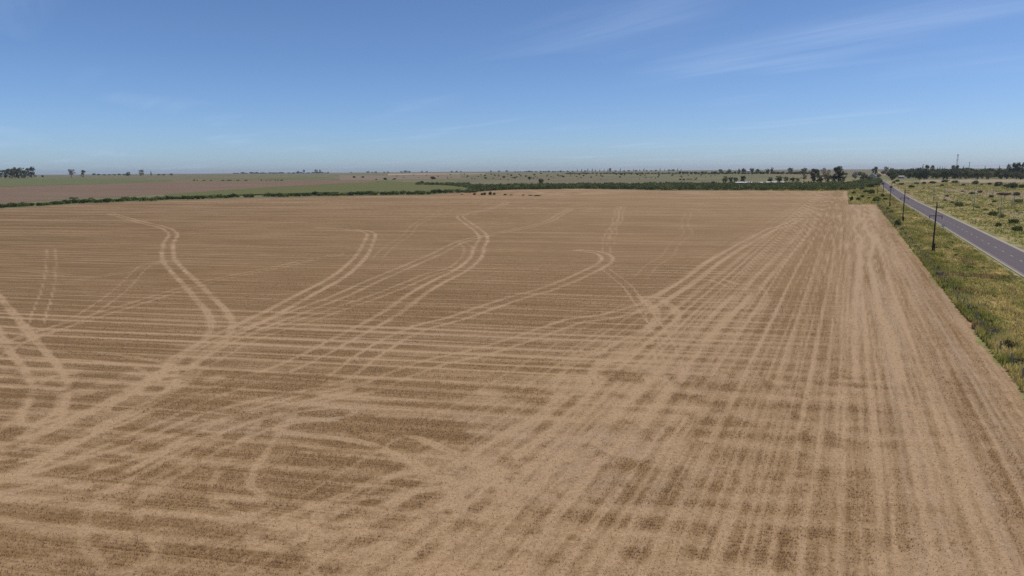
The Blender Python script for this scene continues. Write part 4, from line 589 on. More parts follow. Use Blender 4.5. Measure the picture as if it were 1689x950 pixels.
M = {
 'field': mat_field('stubble_ground'), 'ground': mat_ground('rough_pasture'), 'grass': mat_grass('dry_grass'),
 'stubble': mat_stubble('cut_straw'), 'asphalt': mat_asphalt('asphalt'),
 'gravel': mat_sheet('gravel', (0.38, 0.33, 0.24), (0.50, 0.43, 0.32), 0, 0.6),
 'paint': mat_plain('road_paint', (0.38, 0.36, 0.32), var=0.25, sc_=1.5),
 'brown': mat_sheet('brown_earth', (0.205, 0.136, 0.082), (0.290, 0.196, 0.124), R(14), 0.03),
 'green': mat_sheet('green_crop', (0.145, 0.145, 0.042), (0.168, 0.156, 0.054), R(20), 0.02, (0.120, 0.135, 0.045)),
 'green2': mat_sheet('pale_crop', (0.148, 0.162, 0.058), (0.180, 0.182, 0.072), R(10), 0.008),
 'pale': mat_sheet('pale_straw', (0.42, 0.32, 0.20), (0.46, 0.36, 0.24), 0, 0.01),
 'tan': mat_sheet('tan_earth', (0.24, 0.185, 0.115), (0.29, 0.22, 0.145), R(10), 0.01, (0.19, 0.17, 0.09)),
 'straw': mat_sheet('dry_straw', (0.34, 0.27, 0.165), (0.42, 0.33, 0.20), 0, 0.03),
 'straw2': mat_sheet('dry_straw_near', (0.32, 0.25, 0.13), (0.38, 0.29, 0.16), 0, 0.1, (0.16, 0.14, 0.05)),
 'sand': mat_sheet('sandy_soil', (0.34, 0.26, 0.17), (0.40, 0.30, 0.20), 0, 0.06, (0.20, 0.17, 0.08)),
 'sand2': mat_sheet('sandy_soil_bright', (0.36, 0.27, 0.15), (0.40, 0.31, 0.18), 0, 0.06, (0.20, 0.17, 0.08)),
 'thicket': mat_thicket('thicket_leaf'),
 'hedge': mat_leaf('hedge_leaf', (0.078, 0.110, 0.037), (0.181, 0.214, 0.062)),
 'scrub': mat_leaf('scrub_leaf', (0.081, 0.116, 0.031), (0.207, 0.239, 0.055), 0.3),
 'dark': mat_leaf('dark_leaf', (0.070, 0.098, 0.040), (0.158, 0.185, 0.068)),
 'euc': mat_leaf('gum_leaf', (0.083, 0.107, 0.058), (0.206, 0.199, 0.099)),
 'weed': mat_leaf('weed_leaf', (0.17, 0.145, 0.055), (0.29, 0.245, 0.10)),
 'olive': mat_leaf('olive_leaf', (0.106, 0.112, 0.057), (0.194, 0.188, 0.103)),
 'twig': mat_leaf('grey_twig', (0.20, 0.155, 0.115), (0.31, 0.24, 0.18), 0.15),
 'pale_leaf': mat_leaf('pale_grey_foliage', (0.30, 0.265, 0.24), (0.42, 0.37, 0.33), 0.08),
 'brush': mat_leaf('dead_brush', (0.10, 0.066, 0.046), (0.17, 0.115, 0.08), 0.15),
 'bark': mat_plain('bark', (0.13, 0.10, 0.08), var=0.3),
 'pole': mat_plain('tarred_wood', (0.062, 0.046, 0.038), var=0.3, sc_=6),
 'pole_grey': mat_plain('weathered_pole', (0.36, 0.34, 0.30), var=0.15, sc_=6),
 'insul': mat_plain('porcelain', (0.10, 0.065, 0.05), 0.3, 0.5),
 'post': mat_plain('fence_post', (0.34, 0.27, 0.19), var=0.2),
 'wire': mat_plain('fence_wire', (0.25, 0.25, 0.25), 0.5, 0.5),
 'white': mat_plain('white_paint', (0.74, 0.74, 0.72), 0.6, 0.3, var=0.06),
 'signback': mat_plain('sign_plate', (0.58, 0.60, 0.58), 0.5, 0.4, var=0.08),
 'signdark': mat_plain('sign_mark', (0.10, 0.10, 0.10)),
 'wall': mat_plain('pale_wall', (0.46, 0.42, 0.36)), 'brick': mat_plain('brick_wall', (0.34, 0.19, 0.12)),
 'roof_blue': mat_plain('blue_grey_roof', (0.14, 0.17, 0.23), 0.6, 0.3), 'roof_grey': mat_plain('grey_roof', (0.33, 0.33, 0.33), 0.6, 0.3),
 'window': mat_plain('window_pane', (0.04, 0.05, 0.06), 0.1, 0.5), 'door': mat_plain('door_wood', (0.12, 0.08, 0.05)),
 'red': mat_plain('red_paint', (0.55, 0.10, 0.07)), 'mast_white': mat_plain('mast_white', (0.75, 0.72, 0.70)),
 'car_dark': mat_plain('dark_car_paint', (0.030, 0.026, 0.028), 0.3, 0.5, var=0.05), 'car_red': mat_plain('maroon_car_paint', (0.075, 0.022, 0.022), 0.3, 0.5, var=0.05),
 'tyre': mat_plain('tyre', (0.02, 0.02, 0.02)), 'glass': mat_plain('car_glass', (0.02, 0.025, 0.03), 0.08, 0.6), 'rim': mat_plain('rim', (0.4, 0.4, 0.4), 0.4, 0.5, 0.7),
 'lamp_red': mat_plain('tail_lamp', (0.4, 0.02, 0.02), 0.3), 'lamp_white': mat_plain('head_lamp', (0.7, 0.7, 0.65), 0.2),
}

# ------------------------------------------------------------------ ground sheet, fields
def fan(r0, r1, k, a0, a1, na, closed):
    rr = r0 * (1 + k) ** np.arange(int(math.log(r1 / r0) / math.log(1 + k)) + 2)
    aa = np.linspace(a0, a1, na, endpoint=not closed)
    A, Q = np.meshgrid(aa, rr)
    x, y = Q * np.sin(A), Q * np.cos(A)
    n, m = x.shape
    i, j = np.meshgrid(np.arange(n - 1), np.arange(m if closed else m - 1), indexing='ij')
    j2 = (j + 1) % m
    f = np.stack([i * m + j, (i + 1) * m + j, (i + 1) * m + j2, i * m + j2], -1).reshape(-1, 4)
    return x.ravel(), y.ravel(), f
gx, gy, gf = fan(2.0, 13500, 0.022, 0, 2 * math.pi, 320, True)
gx = np.append(gx, 0.0); gy = np.append(gy, 0.0)
g_me = np_mesh('ground', np.stack([gx, gy, terr(gx, gy) - 0.04], -1), gf[:, ::-1], M['ground'], True)
bm = bmesh.new(); bm.from_mesh(g_me); bm.verts.ensure_lookup_table()
for k in range(320): bm.faces.new((bm.verts[len(gx) - 1], bm.verts[(k + 1) % 320], bm.verts[k]))
bm.normal_update(); bm.to_mesh(g_me); bm.free()
set_props(link('ground', g_me), kind='structure')

# the stubble field: outline, then the marks left on it
EDGE_T = 13.7
F_POLY = [st(-90, EDGE_T)] + [st(s, EDGE_T - 0.9 * max(s - 120, 0) / 270 + 0.5 * math.sin(s * 0.21) * math.sin(s * 0.077 + 1) + random.uniform(-.22, .22)) for s in np.linspace(0, 389, 260)] + list(FIELD_FAR) + [(-620, -90)]
def inside(px, py, poly):
    r = np.zeros(len(px), bool)
    n = len(poly)
    for i in range(n):
        (x0, y0), (x1, y1) = poly[i], poly[(i + 1) % n]
        if y0 == y1: continue
        c = ((y0 > py) != (y1 > py)) & (px < (x1 - x0) * (py - y0) / (y1 - y0) + x0)
        r ^= c
    return r
def smooth_line(p, step=2.5):
    p = np.array(p, float)
    q = np.vstack([2 * p[0] - p[1], p, 2 * p[-1] - p[-2]])
    out = []
    for i in range(1, len(q) - 2):
        a, b, c, d = q[i - 1], q[i], q[i + 1], q[i + 2]
        n = max(2, min(40, int(np.hypot(*(c - b)) / step)))
        t = np.linspace(0, 1, n, endpoint=False)[:, None]
        out.append(0.5 * (2 * b + (c - a) * t + (2 * a - 5 * b + 4 * c - d) * t ** 2 + (3 * b - a - 3 * c + d) * t ** 3))
    out.append(p[-1:])
    return np.vstack(out)
PASSES_S = []
k = -40.0
while k < 700:
    PASSES_S.append((k + rng.uniform(-0.5, 0.5), rng.uniform(0.45, 1.1), rng.uniform(0.28, 0.6), rng.uniform(2.0, 3.4))); k += rng.uniform(4.6, 7.6)
PASSES_T = []
k = EDGE_T - 1.2
while k > -75:
    PASSES_T.append((k, rng.uniform(0.4, 1.1), rng.uniform(0.10, 0.30), rng.uniform(1.6, 2.7))); k -= rng.uniform(0.8, 1.7) if k > -20 else (rng.uniform(2.4, 4.0) if k > -34 else 9)
ROW_D = np.array([math.sin(HEAD + ROWA), math.cos(HEAD + ROWA)]); ROW_N = np.array([-ROW_D[1], ROW_D[0]])
def field_marks(x, y):
    """flattened straw (0..1), headland (0..1) and bare soil (0..1) at each point of the field"""
    s, t = x * AX_S[0] + y * AX_S[1], x * AX_T[0] + y * AX_T[1]
    u, w = x * ROW_D[0] + y * ROW_D[1], x * ROW_N[0] + y * ROW_N[1]
    w = w + 0.9 * (fbm(u / 60, w / 90, 3) - 0.5) * 2 + 0.25 * (vnoise(u / 14, w / 20, 5) - 0.5) * 2
    tw = t + 0.45 * (vnoise(s / 70, t / 9, 7) - 0.5) * 2 + 0.12 * (vnoise(s / 6, t / 3, 8) - 0.5)
    keep = np.ones_like(x)
    r = np.hypot(x, y)
    head = np.clip((t + 20 + 9 * (vnoise(s / 40, t * 0 + 2, 9) - 0.5) * 2) / 14, 0, 1)
    if len(x):
        for c, kk, ww, g in PASSES_S:
            near = np.abs(w - c) < 4.2
            if not near.any(): continue
            wi, ui = w[near] - c, u[near]
            wear = np.clip(kk * (0.45 + 1.0 * vnoise(ui / 34 + c, np.full_like(ui, c * 1.3), 21)), 0, 1)
            m = np.zeros_like(wi)
            wr = np.maximum(ww, 0.0024 * r[near])
            for o in (-g / 2, g / 2): m = np.maximum(m, np.exp(-((wi - o) / wr) ** 2))
            seam = np.exp(-((wi - 2.9) / 0.3) ** 2) * 0.5 * (c % 1.0 > 0.35)
            m = np.maximum(m * 0.95, seam) * wear
            keep[near] *= 1 - m * (1 - 0.72 * head[near])
        for c, kk, ww, g in PASSES_T:
            near = np.abs(tw - c) < 3.6
            if not near.any(): continue
            ti, si = tw[near] - c, s[near]
            wear = np.clip(kk * (0.5 + 0.8 * vnoise(si / 22 + c, np.full_like(si, c * 1.7), 23)), 0, 1)
            fade = np.clip((c + 36) / 14, 0.0, 1)
            m = np.zeros_like(ti)
            for o in (-g / 2, g / 2): m = np.maximum(m, np.exp(-((ti - o) / ww) ** 2))
            keep[near] *= 1 - 0.8 * m * wear * fade
    for pts, g, ww, kk in TRACKS:
        q = smooth_line(pts)
        x0, y0 = q.min(0) - 4; x1, y1 = q.max(0) + 4
        fw, ww0 = 0.0026, ww
        idx = np.nonzero((x > x0) & (x < x1) & (y > y0) & (y < y1))[0]
        if not len(idx): continue
        best = np.full(len(idx), 1e9)
        xi, yi = x[idx], y[idx]
        for a, b in zip(q[:-1], q[1:]):
            sel = np.nonzero((xi > min(a[0], b[0]) - 4) & (xi < max(a[0], b[0]) + 4) & (yi > min(a[1], b[1]) - 4) & (yi < max(a[1], b[1]) + 4))[0]
            if not len(sel): continue
            d = b - a; L = max(d @ d, 1e-9)
            h = np.clip(((xi[sel] - a[0]) * d[0] + (yi[sel] - a[1]) * d[1]) / L, 0, 1)
            best[sel] = np.minimum(best[sel], np.hypot(xi[sel] - a[0] - h * d[0], yi[sel] - a[1] - h * d[1]))
        best = best + 0.22 * (vnoise(xi / 1.1, yi / 1.1, 33) - 0.5)
        ww = np.maximum(ww0 * (1 - 0.42 * np.clip((92 - r[idx]) / 20, 0, 1)), fw * r[idx])
        m = np.exp(-np.abs((best - g / 2) / (ww * 0.56)) ** 3.5) * min(1.0, kk * 1.15)
        if g > 1.9 and ww0 > 0.55: m *= 1 - 0.35 * np.exp(-((best - g / 2) / (ww * 0.16)) ** 2)
        m *= 0.72 + 0.56 * (vnoise(xi / 5, yi / 5, 31) - 0.25)
        keep[idx] *= 1 - np.clip(m, 0, 0.97)
    flat = 1 - keep
    # generally worn ground close to the camera and on the headland
    r = np.hypot(x, y)
    worn = np.clip((115 - r) / 50, 0, 1) * np.clip((fbm(u / 11, w / 5, 41, 3) - 0.45) * 4.5, 0, 1) * 0.45
    worn = np.maximum(worn, np.clip((t + 8) / 12, 0, 1) * (0.40 + 1.2 * (fbm(t / 1.3, s / 50, 43) - 0.45)))
    raw = flat
    flat = 1 - (1 - flat) * (1 - worn)
    # close to the camera the ground is run over everywhere but for islands of standing stubble
    zone = np.clip((84 - r) / 20, 0, 1) * np.clip((9 - t) / 9, 0, 1)
    sel = np.nonzero(zone > 0)[0]
    if len(sel):
        xs, ys, isl = x[sel], y[sel], np.zeros(len(sel))
        wob = (fbm(xs / 1.1, ys / 1.1, 71, 3) - 0.5) * 2.0
        for cx, cy, ha, hb in PATCHES:
            dx, dy = xs - cx, ys - cy
            near = np.nonzero((np.abs(dx) < ha + hb + 3) & (np.abs(dy) < ha + hb + 3))[0]
            if not len(near): continue
            a_, b_ = np.abs(dx[near] * ROW_D[0] + dy[near] * ROW_D[1]), np.abs(dx[near] * ROW_N[0] + dy[near] * ROW_N[1])
            e = np.minimum(ha - a_, (hb - b_) * 1.3) + wob[near]
            isl[near] = np.maximum(isl[near], np.clip(e / 1.1 + 0.15, 0, 1) * (0.65 + 0.35 * ((cx * 7.3 + cy * 3.1) % 1.0)))
        more = np.clip(0.33 + 0.16 * np.clip((t[sel] + 26) / 10, 0, 1) + 1.0 * (fbm(u[sel] / 6, w[sel] / 1.3, 73, 3) - 0.5), 0, 0.72) * (1 - isl)
        g_ = raw[sel] * (1 - 0.62 * isl)
        flat[sel] = flat[sel] * (1 - zone[sel]) + zone[sel] * (1 - (1 - g_ * 0.92) * (1 - more))
    flat = np.clip((flat - 0.12) / 0.76, 0, 1)
    bare = np.clip((t + 2) / 8, 0, 1) * np.clip((fbm(t / 1.2, s / 60, 47) - 0.45) * 4, 0, 1)
    bare = np.maximum(bare, np.clip((fbm(x / 16, y / 12, 49) - 0.56) * 6, 0, 1) * np.clip((90 - r) / 50, 0, 1))
    tone = np.maximum(np.clip((x + 190 + 0.12 * y) / 330, 0, 1), 0.75 * np.clip((95 - r) / 35, 0, 1))
    return flat, head, bare, tone
fx, fy, ff = fan(7.0, 720, 0.0045, R(-62), R(56), 740, False)
cxm, cym = fx[ff].mean(1), fy[ff].mean(1)
ff = ff[inside(cxm, cym, F_POLY)]
used, inv = np.unique(ff, return_inverse=True)
fx, fy, ff = fx[used], fy[used], inv.reshape(-1, 4)
flat, head, bare, tone = field_marks(fx, fy)
f_me = np_mesh('stubble_field', np.stack([fx, fy, terr(fx, fy)], -1), ff[:, ::-1], M['field'], True)
add_attr(f_me, 'flat', flat); add_attr(f_me, 'head', head); add_attr(f_me, 'bare', bare); add_attr(f_me, 'tone', tone)
set_props(link('stubble_field', f_me), kind='structure')

def resample(p, n):
    p = np.array(p, float)
    d = np.concatenate([[0], np.cumsum(np.hypot(*np.diff(p, axis=0).T))]); d /= d[-1]
    q = np.linspace(0, 1, n)
    return np.stack([np.interp(q, d, p[:, 0]), np.interp(q, d, p[:, 1])], -1)
def loft(a, b, n, m):
    A, B = resample(a, n), resample(b, n)
    h = np.linspace(0, 1, m)[:, None, None]
    g = A[None] * (1 - h) + B[None] * h
    i, j = np.meshgrid(np.arange(m - 1), np.arange(n - 1), indexing='ij')
    f = np.stack([i * n + j, i * n + j + 1, (i + 1) * n + j + 1, (i + 1) * n + j], -1).reshape(-1, 4)
    return g.reshape(-1, 2), f
for i, (nm, mk, lo, up) in enumerate(SHEETS):
    g, f = loft(lo, up, 60, 50)
    z = terr(g[:, 0], g[:, 1]) + 0.02 + 0.02 * (i % 4)
    set_props(link(nm, np_mesh(nm, np.column_stack([g, z]), f, M[mk], True)), kind='structure')

# ------------------------------------------------------------------ road
ROAD_L, ROAD_R = 27.7, 34.8
def road_t(s): return -1.6 * np.clip((s - 250) / 350, 0, 1) ** 1.3         # it drifts a little to the left
def strip(name, t0, t1, s0, s1, ds, z, mat, parent=None):
    n = int(round((s1 - s0) / ds)) + 1
    s = np.linspace(s0, s1, n); o = road_t(s)
    v = []
    for t in (t0, t1):
        p = AX_S[None] * s[:, None] + AX_T[None] * (t + o)[:, None]
        v.append(np.column_stack([p, terr(p[:, 0], p[:, 1]) + z]))
    k = np.arange(n - 1)
    f = np.stack([k, k + 1, n + k + 1, n + k], -1)
    return link(name, np_mesh(name, np.vstack(v), f[:, ::-1], mat), parent)
road = set_props(strip('road', ROAD_L, ROAD_R, -60, 900, 6, 0.06, M['asphalt']), kind='structure')
strip('shoulder', ROAD_L - 0.5, ROAD_L + 0.08, -60, 900, 6, 0.045, M['gravel'], road)
strip('shoulder', ROAD_R - 0.08, ROAD_R + 0.9, -60, 900, 6, 0.045, M['gravel'], road)
strip('edge_line', ROAD_L + 0.14, ROAD_L + 0.24, -60, 700, 6, 0.066, M['paint'], road)
s = 100.0
while s < 460:
    strip('lane_dash', (ROAD_L + ROAD_R) / 2 - 0.11, (ROAD_L + ROAD_R) / 2 + 0.11, s, s + 2.0, 2.0, 0.066, M['paint'], road); s += 8.75
strip('dirt_verge', ROAD_R + 1.6, ROAD_R + 5.2, 380, 820, 6, 0.03, M['sand2'], road)
# pale dirt track climbing the rise beyond the end of the road
ta, tb = BLD['track1'][:2], BLD['track0'][:2]
dv = Vector((tb[0] - ta[0], tb[1] - ta[1])).normalized(); nv = Vector((dv.y, -dv.x)) * 3
g, f = loft([(ta[0] - nv.x, ta[1] - nv.y), (tb[0] - nv.x, tb[1] - nv.y)], [(ta[0] + nv.x, ta[1] + nv.y), (tb[0] + nv.x, tb[1] + nv.y)], 60, 3)
set_props(link('dirt_track', np_mesh('dirt_track', np.column_stack([g, terr(g[:, 0], g[:, 1]) + 0.1]), f, M['pale'], True)), kind='structure')

# ------------------------------------------------------------------ standing stubble and roadside grass (uncountable)
def blades(px, py, pz, h, w, lean, nb, tint):
    """nb triangular blades per tuft"""
    n = len(px)
    V, T = [], []
    for b in range(nb):
        a = rng.uniform(0, 2 * math.pi, n); la = rng.uniform(0, 2 * math.pi, n); ln = lean * rng.uniform(0.2, 1, n)
        hh = h * rng.uniform(0.7, 1.15, n)
        ox, oy = (rng.uniform(-.5, .5, n) * w if nb > 1 else 0), (rng.uniform(-.5, .5, n) * w if nb > 1 else 0)
        dx, dy = np.cos(a) * w / 2, np.sin(a) * w / 2
        V.append(np.stack([np.stack([px + ox - dx, py + oy - dy, pz], -1), np.stack([px + ox + dx, py + oy + dy, pz], -1),
                           np.stack([px + ox + np.cos(la) * ln, py + oy + np.sin(la) * ln, pz + hh], -1)], 1))
        T.append(np.repeat(tint, 3))
    v = np.concatenate(V).reshape(-1, 3)
    return v, np.arange(len(v)).reshape(-1, 3), np.concatenate(T)
N = 560000
r = 17 * (150 / 17) ** rng.uniform(0, 1, N); a = rng.uniform(R(-52), R(50), N)
sx, sy = r * np.sin(a), r * np.cos(a)
u, w = sx * ROW_D[0] + sy * ROW_D[1], sx * ROW_N[0] + sy * ROW_N[1]
w = np.round(w / 0.30) * 0.30 + rng.normal(0, 0.06, N)
sx, sy = u * ROW_D[0] + w * ROW_N[0], u * ROW_D[1] + w * ROW_N[1]
r = np.hypot(sx, sy)
fl, hd, br, tn_ = field_marks(sx, sy)
lim = EDGE_T - 0.6
keep = inside(sx, sy, F_POLY) & ((sx * AX_T[0] + sy * AX_T[1]) < lim) & (rng.uniform(0, 1, N) > np.clip(0.1 + fl * 1.2, 0, 0.95)) & (rng.uniform(0, 1, N) < np.clip((150 - r) / 95, 0, 1))
sx, sy, r, fl = sx[keep], sy[keep], r[keep], fl[keep]
tint = np.clip(rng.normal(0.42, 0.2, len(sx)) + 0.35 * (fl - 0.3), 0, 1)
v, f, t = blades(sx, sy, np.zeros_like(sx), 0.12 * (0.7 + 0.6 * rng.uniform(0, 1, len(sx))), 0.022 + r * 0.0005, 0.05, 2, tint)
me = np_mesh('standing_stubble', v, f, M['stubble']); add_attr(me, 'tint', t)
set_props(link('standing_stubble', me), 'short cut straw standing in rows across the near field', 'stubble', kind='stuff')

# loose straw lying in the run-over strips
N = 260000
r = 17 * (130 / 17) ** rng.uniform(0, 1, N); a = rng.uniform(R(-52), R(50), N)
sx, sy = r * np.sin(a), r * np.cos(a)
fl = field_marks(sx, sy)[0]
keep = inside(sx, sy, F_POLY) & (rng.uniform(0, 1, N) < 0.15 + 0.85 * fl) & (rng.uniform(0, 1, N) < np.clip((130 - r) / 80, 0, 1))
sx, sy, r = sx[keep], sy[keep], r[keep]
v, f, t = blades(sx, sy, np.full_like(sx, 0.012), 0.035 * rng.uniform(0.3, 1.6, len(sx)), 0.018 + r * 0.0004, 0.22, 1, np.clip(rng.normal(0.75, 0.25, len(sx)), 0, 1))
me = np_mesh('loose_straw', v, f, M['stubble']); add_attr(me, 'tint', t)
set_props(link('loose_straw', me), 'pale loose straw lying in the wheel tracks of the near field', 'straw', kind='stuff')

def grass_zone(n, s0, s1, t0, t1, hmin, hmax):
    s = s0 * (s1 / s0) ** rng.uniform(0, 1, n); t = rng.uniform(t0, t1, n)
    return s, t + np.where(s > 250, road_t(s), 0), rng.uniform(hmin, hmax, n)
Z_ = [grass_zone(52000, 38, 520, EDGE_T + 0.3, ROAD_L - 1.4, 0.18, 0.55), grass_zone(16000, 40, 390, EDGE_T + 0.2, EDGE_T + 3.4, 0.3, 0.9),
      grass_zone(16000, 385, 700, -50, ROAD_L - 1.4, 0.3, 0.8), grass_zone(56000, 90, 760, ROAD_R + 2.2, 150, 0.2, 0.6)]
s, t, h = (np.concatenate(q) for q in zip(*Z_))
clump = fbm(t / 2.2, s / 4.0, 61)
k = rng.uniform(0, 1, len(s)) < 0.25 + 1.1 * clump
s, t, h, clump = s[k], t[k], h[k], clump[k]
p = AX_S[None] * s[:, None] + AX_T[None] * t[:, None]
ok = ~inside(p[:, 0], p[:, 1], F_POLY)
p, s, h, clump = p[ok], s[ok], h[ok], clump[ok]
v, f, tt = blades(p[:, 0], p[:, 1], terr(p[:, 0], p[:, 1]) - 0.05, h * (0.5 + 1.0 * clump), 0.10 + s * 0.0011, 0.22, 3, np.clip(rng.normal(0.42, 0.25, len(s)), 0, 1))
me = np_mesh('roadside_grass', v, f, M['grass']); add_attr(me, 'tint', tt)
set_props(link('roadside_grass', me), 'rough green and straw-coloured grass on both road verges', 'grass', kind='stuff')

# ------------------------------------------------------------------ plants
def leaf_cloud(clumps, n, size, seed, flat_=0.0):
    """n leaf quads spread through ellipsoid clumps (cx,cy,cz,rx,ry,rz), denser to the shell"""
    g = np.random.default_rng(seed)
    c = np.array(clumps, float)
    wgt = (c[:, 3] * c[:, 4] * c[:, 5]) ** 0.7; wgt /= wgt.sum()
    k = g.choice(len(c), n, p=wgt)
    d = g.normal(size=(n, 3)); d /= np.linalg.norm(d, axis=1)[:, None]
    rad = g.uniform(0.35, 1.05, n) ** 0.6
    p = c[k, :3] + d * rad[:, None] * c[k, 3:]
    p[:, 2] = np.maximum(p[:, 2], 0.02)
    nrm = d * 0.8 + g.normal(size=(n, 3)) * 0.7; nrm /= np.linalg.norm(nrm, axis=1)[:, None]
    ref = np.where(np.abs(nrm[:, 2:3]) > 0.9, [[1.0, 0, 0]], [[0, 0, 1.0]])
    a = np.cross(nrm, ref); a /= np.linalg.norm(a, axis=1)[:, None]
    b = np.cross(nrm, a)
    th = g.uniform(0, 2 * math.pi, n)[:, None]; a, b = a * np.cos(th) + b * np.sin(th), b * np.cos(th) - a * np.sin(th)
    sz = size * g.uniform(0.6, 1.35, n)[:, None]
    v = np.stack([p - a * sz, p + b * sz * 0.55, p + a * sz, p - b * sz * 0.55], 1).reshape(-1, 3)
    return v, np.arange(4 * n).reshape(-1, 4)
def bush_mesh(name, seed, mat, n=420, wild=0.3):
    """a bush 2 m wide and 1 m high"""
    g = np.random.default_rng(seed)
    cl = [(0, 0, 0.42, 0.72, 0.7, 0.42)]
    for q in range(9):
        an = q * 0.7 + g.uniform(-.3, .3); rr = g.uniform(0.35, 0.78); h = g.uniform(0.2, 0.74)
        e = g.uniform(0.18, 0.34) * (1 + wild * g.uniform(-1, 1))
        cl.append((rr * math.cos(an), rr * math.sin(an), h * (1.1 - rr * 0.45), e * 1.15, e * 1.15, e * 0.85))
    v, f = leaf_cloud(cl, n, 0.13, seed)
    return np_mesh(name, v, f, mat)
BUSH = {k: [bush_mesh('bush_' + k, 100 * i + j, M[k], 420) for j in range(4)] for i, k in enumerate(('hedge', 'scrub', 'dark', 'weed', 'brush', 'twig'))}
def bush(kind, spec, name, label, group, cat='bush', z_down=0.1):
    x, y, h, w = spec
    o = link(name, random.choice(BUSH[kind]), None, (x, y, tz(x, y) - z_down))
    o.scale = (w / 2, w / 2 * random.uniform(0.8, 1.1), h); o.rotation_euler.z = random.uniform(0, 6.28)
    return set_props(o, label, cat, group)

def trunk_mb(h, r0, limbs, seed, lean=0.0):
    g = random.Random(seed); m = MB()
    top = (lean * h, 0.03 * h, h * 0.62)
    m.tube([(0, 0, -0.3), (lean * 0.3 * h, 0, h * 0.2), (lean * 0.6 * h, 0.02 * h, h * 0.42), top], [r0, r0 * 0.8, r0 * 0.6, r0 * 0.3], 7)
    for q in range(limbs):
        z0 = h * g.uniform(0.2, 0.5); an = q * 2.4 + g.uniform(-.4, .4); L = h * g.uniform(0.22, 0.38)
        x0 = lean * z0
        m.tube([(x0, 0, z0), (x0 + math.cos(an) * L * 0.5, math.sin(an) * L * 0.5, z0 + L * 0.5), (x0 + math.cos(an) * L * 0.8, math.sin(an) * L * 0.8, z0 + L * 1.1)],
               [r0 * 0.45, r0 * 0.3, r0 * 0.12], 5)
    return m
def tree_meshes(kind, seed):
    """crown and trunk meshes of a tree 10 m tall and 8 m wide"""
    g = np.random.default_rng(seed)
    if kind in ('round', 'olive'):
        cl = [(0, 0, 5.2, 2.6, 2.6, 2.6)]
        for q in range(20):
            an = q * 2.4; rr = g.uniform(1.2, 3.2); z = g.uniform(0.9, 8.4)
            e = g.uniform(0.9, 1.6); rr *= math.sqrt(max(0.15, 1 - ((z - 5) / 5) ** 2))
            cl.append((rr * math.cos(an), rr * math.sin(an), z, e, e, e * 0.8))
        cl.append((g.uniform(-1, 1), g.uniform(-1, 1), 8.9, 1.0, 1.0, 0.9))
        return leaf_cloud(cl, 1000, 0.46, seed), trunk_mb(10, 0.28, 5, seed), M['dark' if kind == 'round' else 'olive']
    if kind == 'euc':
        cl = []
        for q in range(24):
            an = q * 2.4 + g.uniform(-.5, .5); z = g.uniform(1.5, 9.2); rr = g.uniform(0.4, 3.6) * (0.75 if z < 4.5 else 1) * (0.6 if z > 8.2 else 1)
            e = g.uniform(0.8, 1.5); cl.append((rr * math.cos(an), rr * math.sin(an), z, e, e, e * 0.95))
        return leaf_cloud(cl, 1050, 0.42, seed), trunk_mb(10, 0.26, 7, seed, g.uniform(-.05, .05)), M['euc']
    if kind == 'poplar':
        cl = [(g.uniform(-.5, .5), g.uniform(-.5, .5), z, (3.6 * (1 - abs(z - 3.6) / 6.6) + 0.5), (3.6 * (1 - abs(z - 3.6) / 6.6) + 0.5), 0.8) for z in np.linspace(1.2, 9.6, 12)]
        return leaf_cloud(cl, 500, 0.45, seed), trunk_mb(10, 0.2, 0, seed), M['dark']
    # thin grey twiggy crown, or a dense pale one
    cl = []
    for q in range(16):
        an = q * 2.4 + g.uniform(-.4, .4); z = g.uniform(2.4, 8.9); rr = g.uniform(0.3, 3.2) * math.sqrt(max(0.2, 1 - ((z - 5.2) / 5) ** 2))
        e = g.uniform(0.8, 1.35); cl.append((rr * math.cos(an), rr * math.sin(an), z, e, e, e))
    if kind == 'bare': return leaf_cloud(cl, 620, 0.36, seed), trunk_mb(10, 0.26, 9, seed), M['twig']
    return leaf_cloud(cl + [(0, 0, 5, 2.8, 2.8, 3.4)], 1100, 0.36, seed), trunk_mb(10, 0.28, 6, seed), M['pale_leaf']
TREE = {}
for i, k in enumerate(('round', 'euc', 'poplar', 'bare', 'pale', 'olive')):
    TREE[k] = []
    for j in range(4 if k in ('round', 'euc') else 2):
        (v, f), tm, mt = tree_meshes(k, 500 + 37 * i + j)
        TREE[k].append((np_mesh('crown_' + k, v, f, mt), tm.mesh('trunk_' + k, M['bark'])))
def tree(spec, name, label, group=None, dz=0.0):
    kind, x, y, h, w = spec
    if kind == 'round' and name in ('wood_tree', 'far_tree', 'roadside_tree') and random.random() < 0.42: kind = 'olive'
    cr, tk = random.choice(TREE[kind])
    root = link(name, None, None, (x, y, tz(x, y) + dz))
    root.rotation_euler.z = random.uniform(0, 6.28); root.scale = (w / 8, w / 8 * random.uniform(0.9, 1.1), h / 10)
    link('crown', cr, root); link('trunk', tk, root)
    return set_props(root, label, 'tree', group)

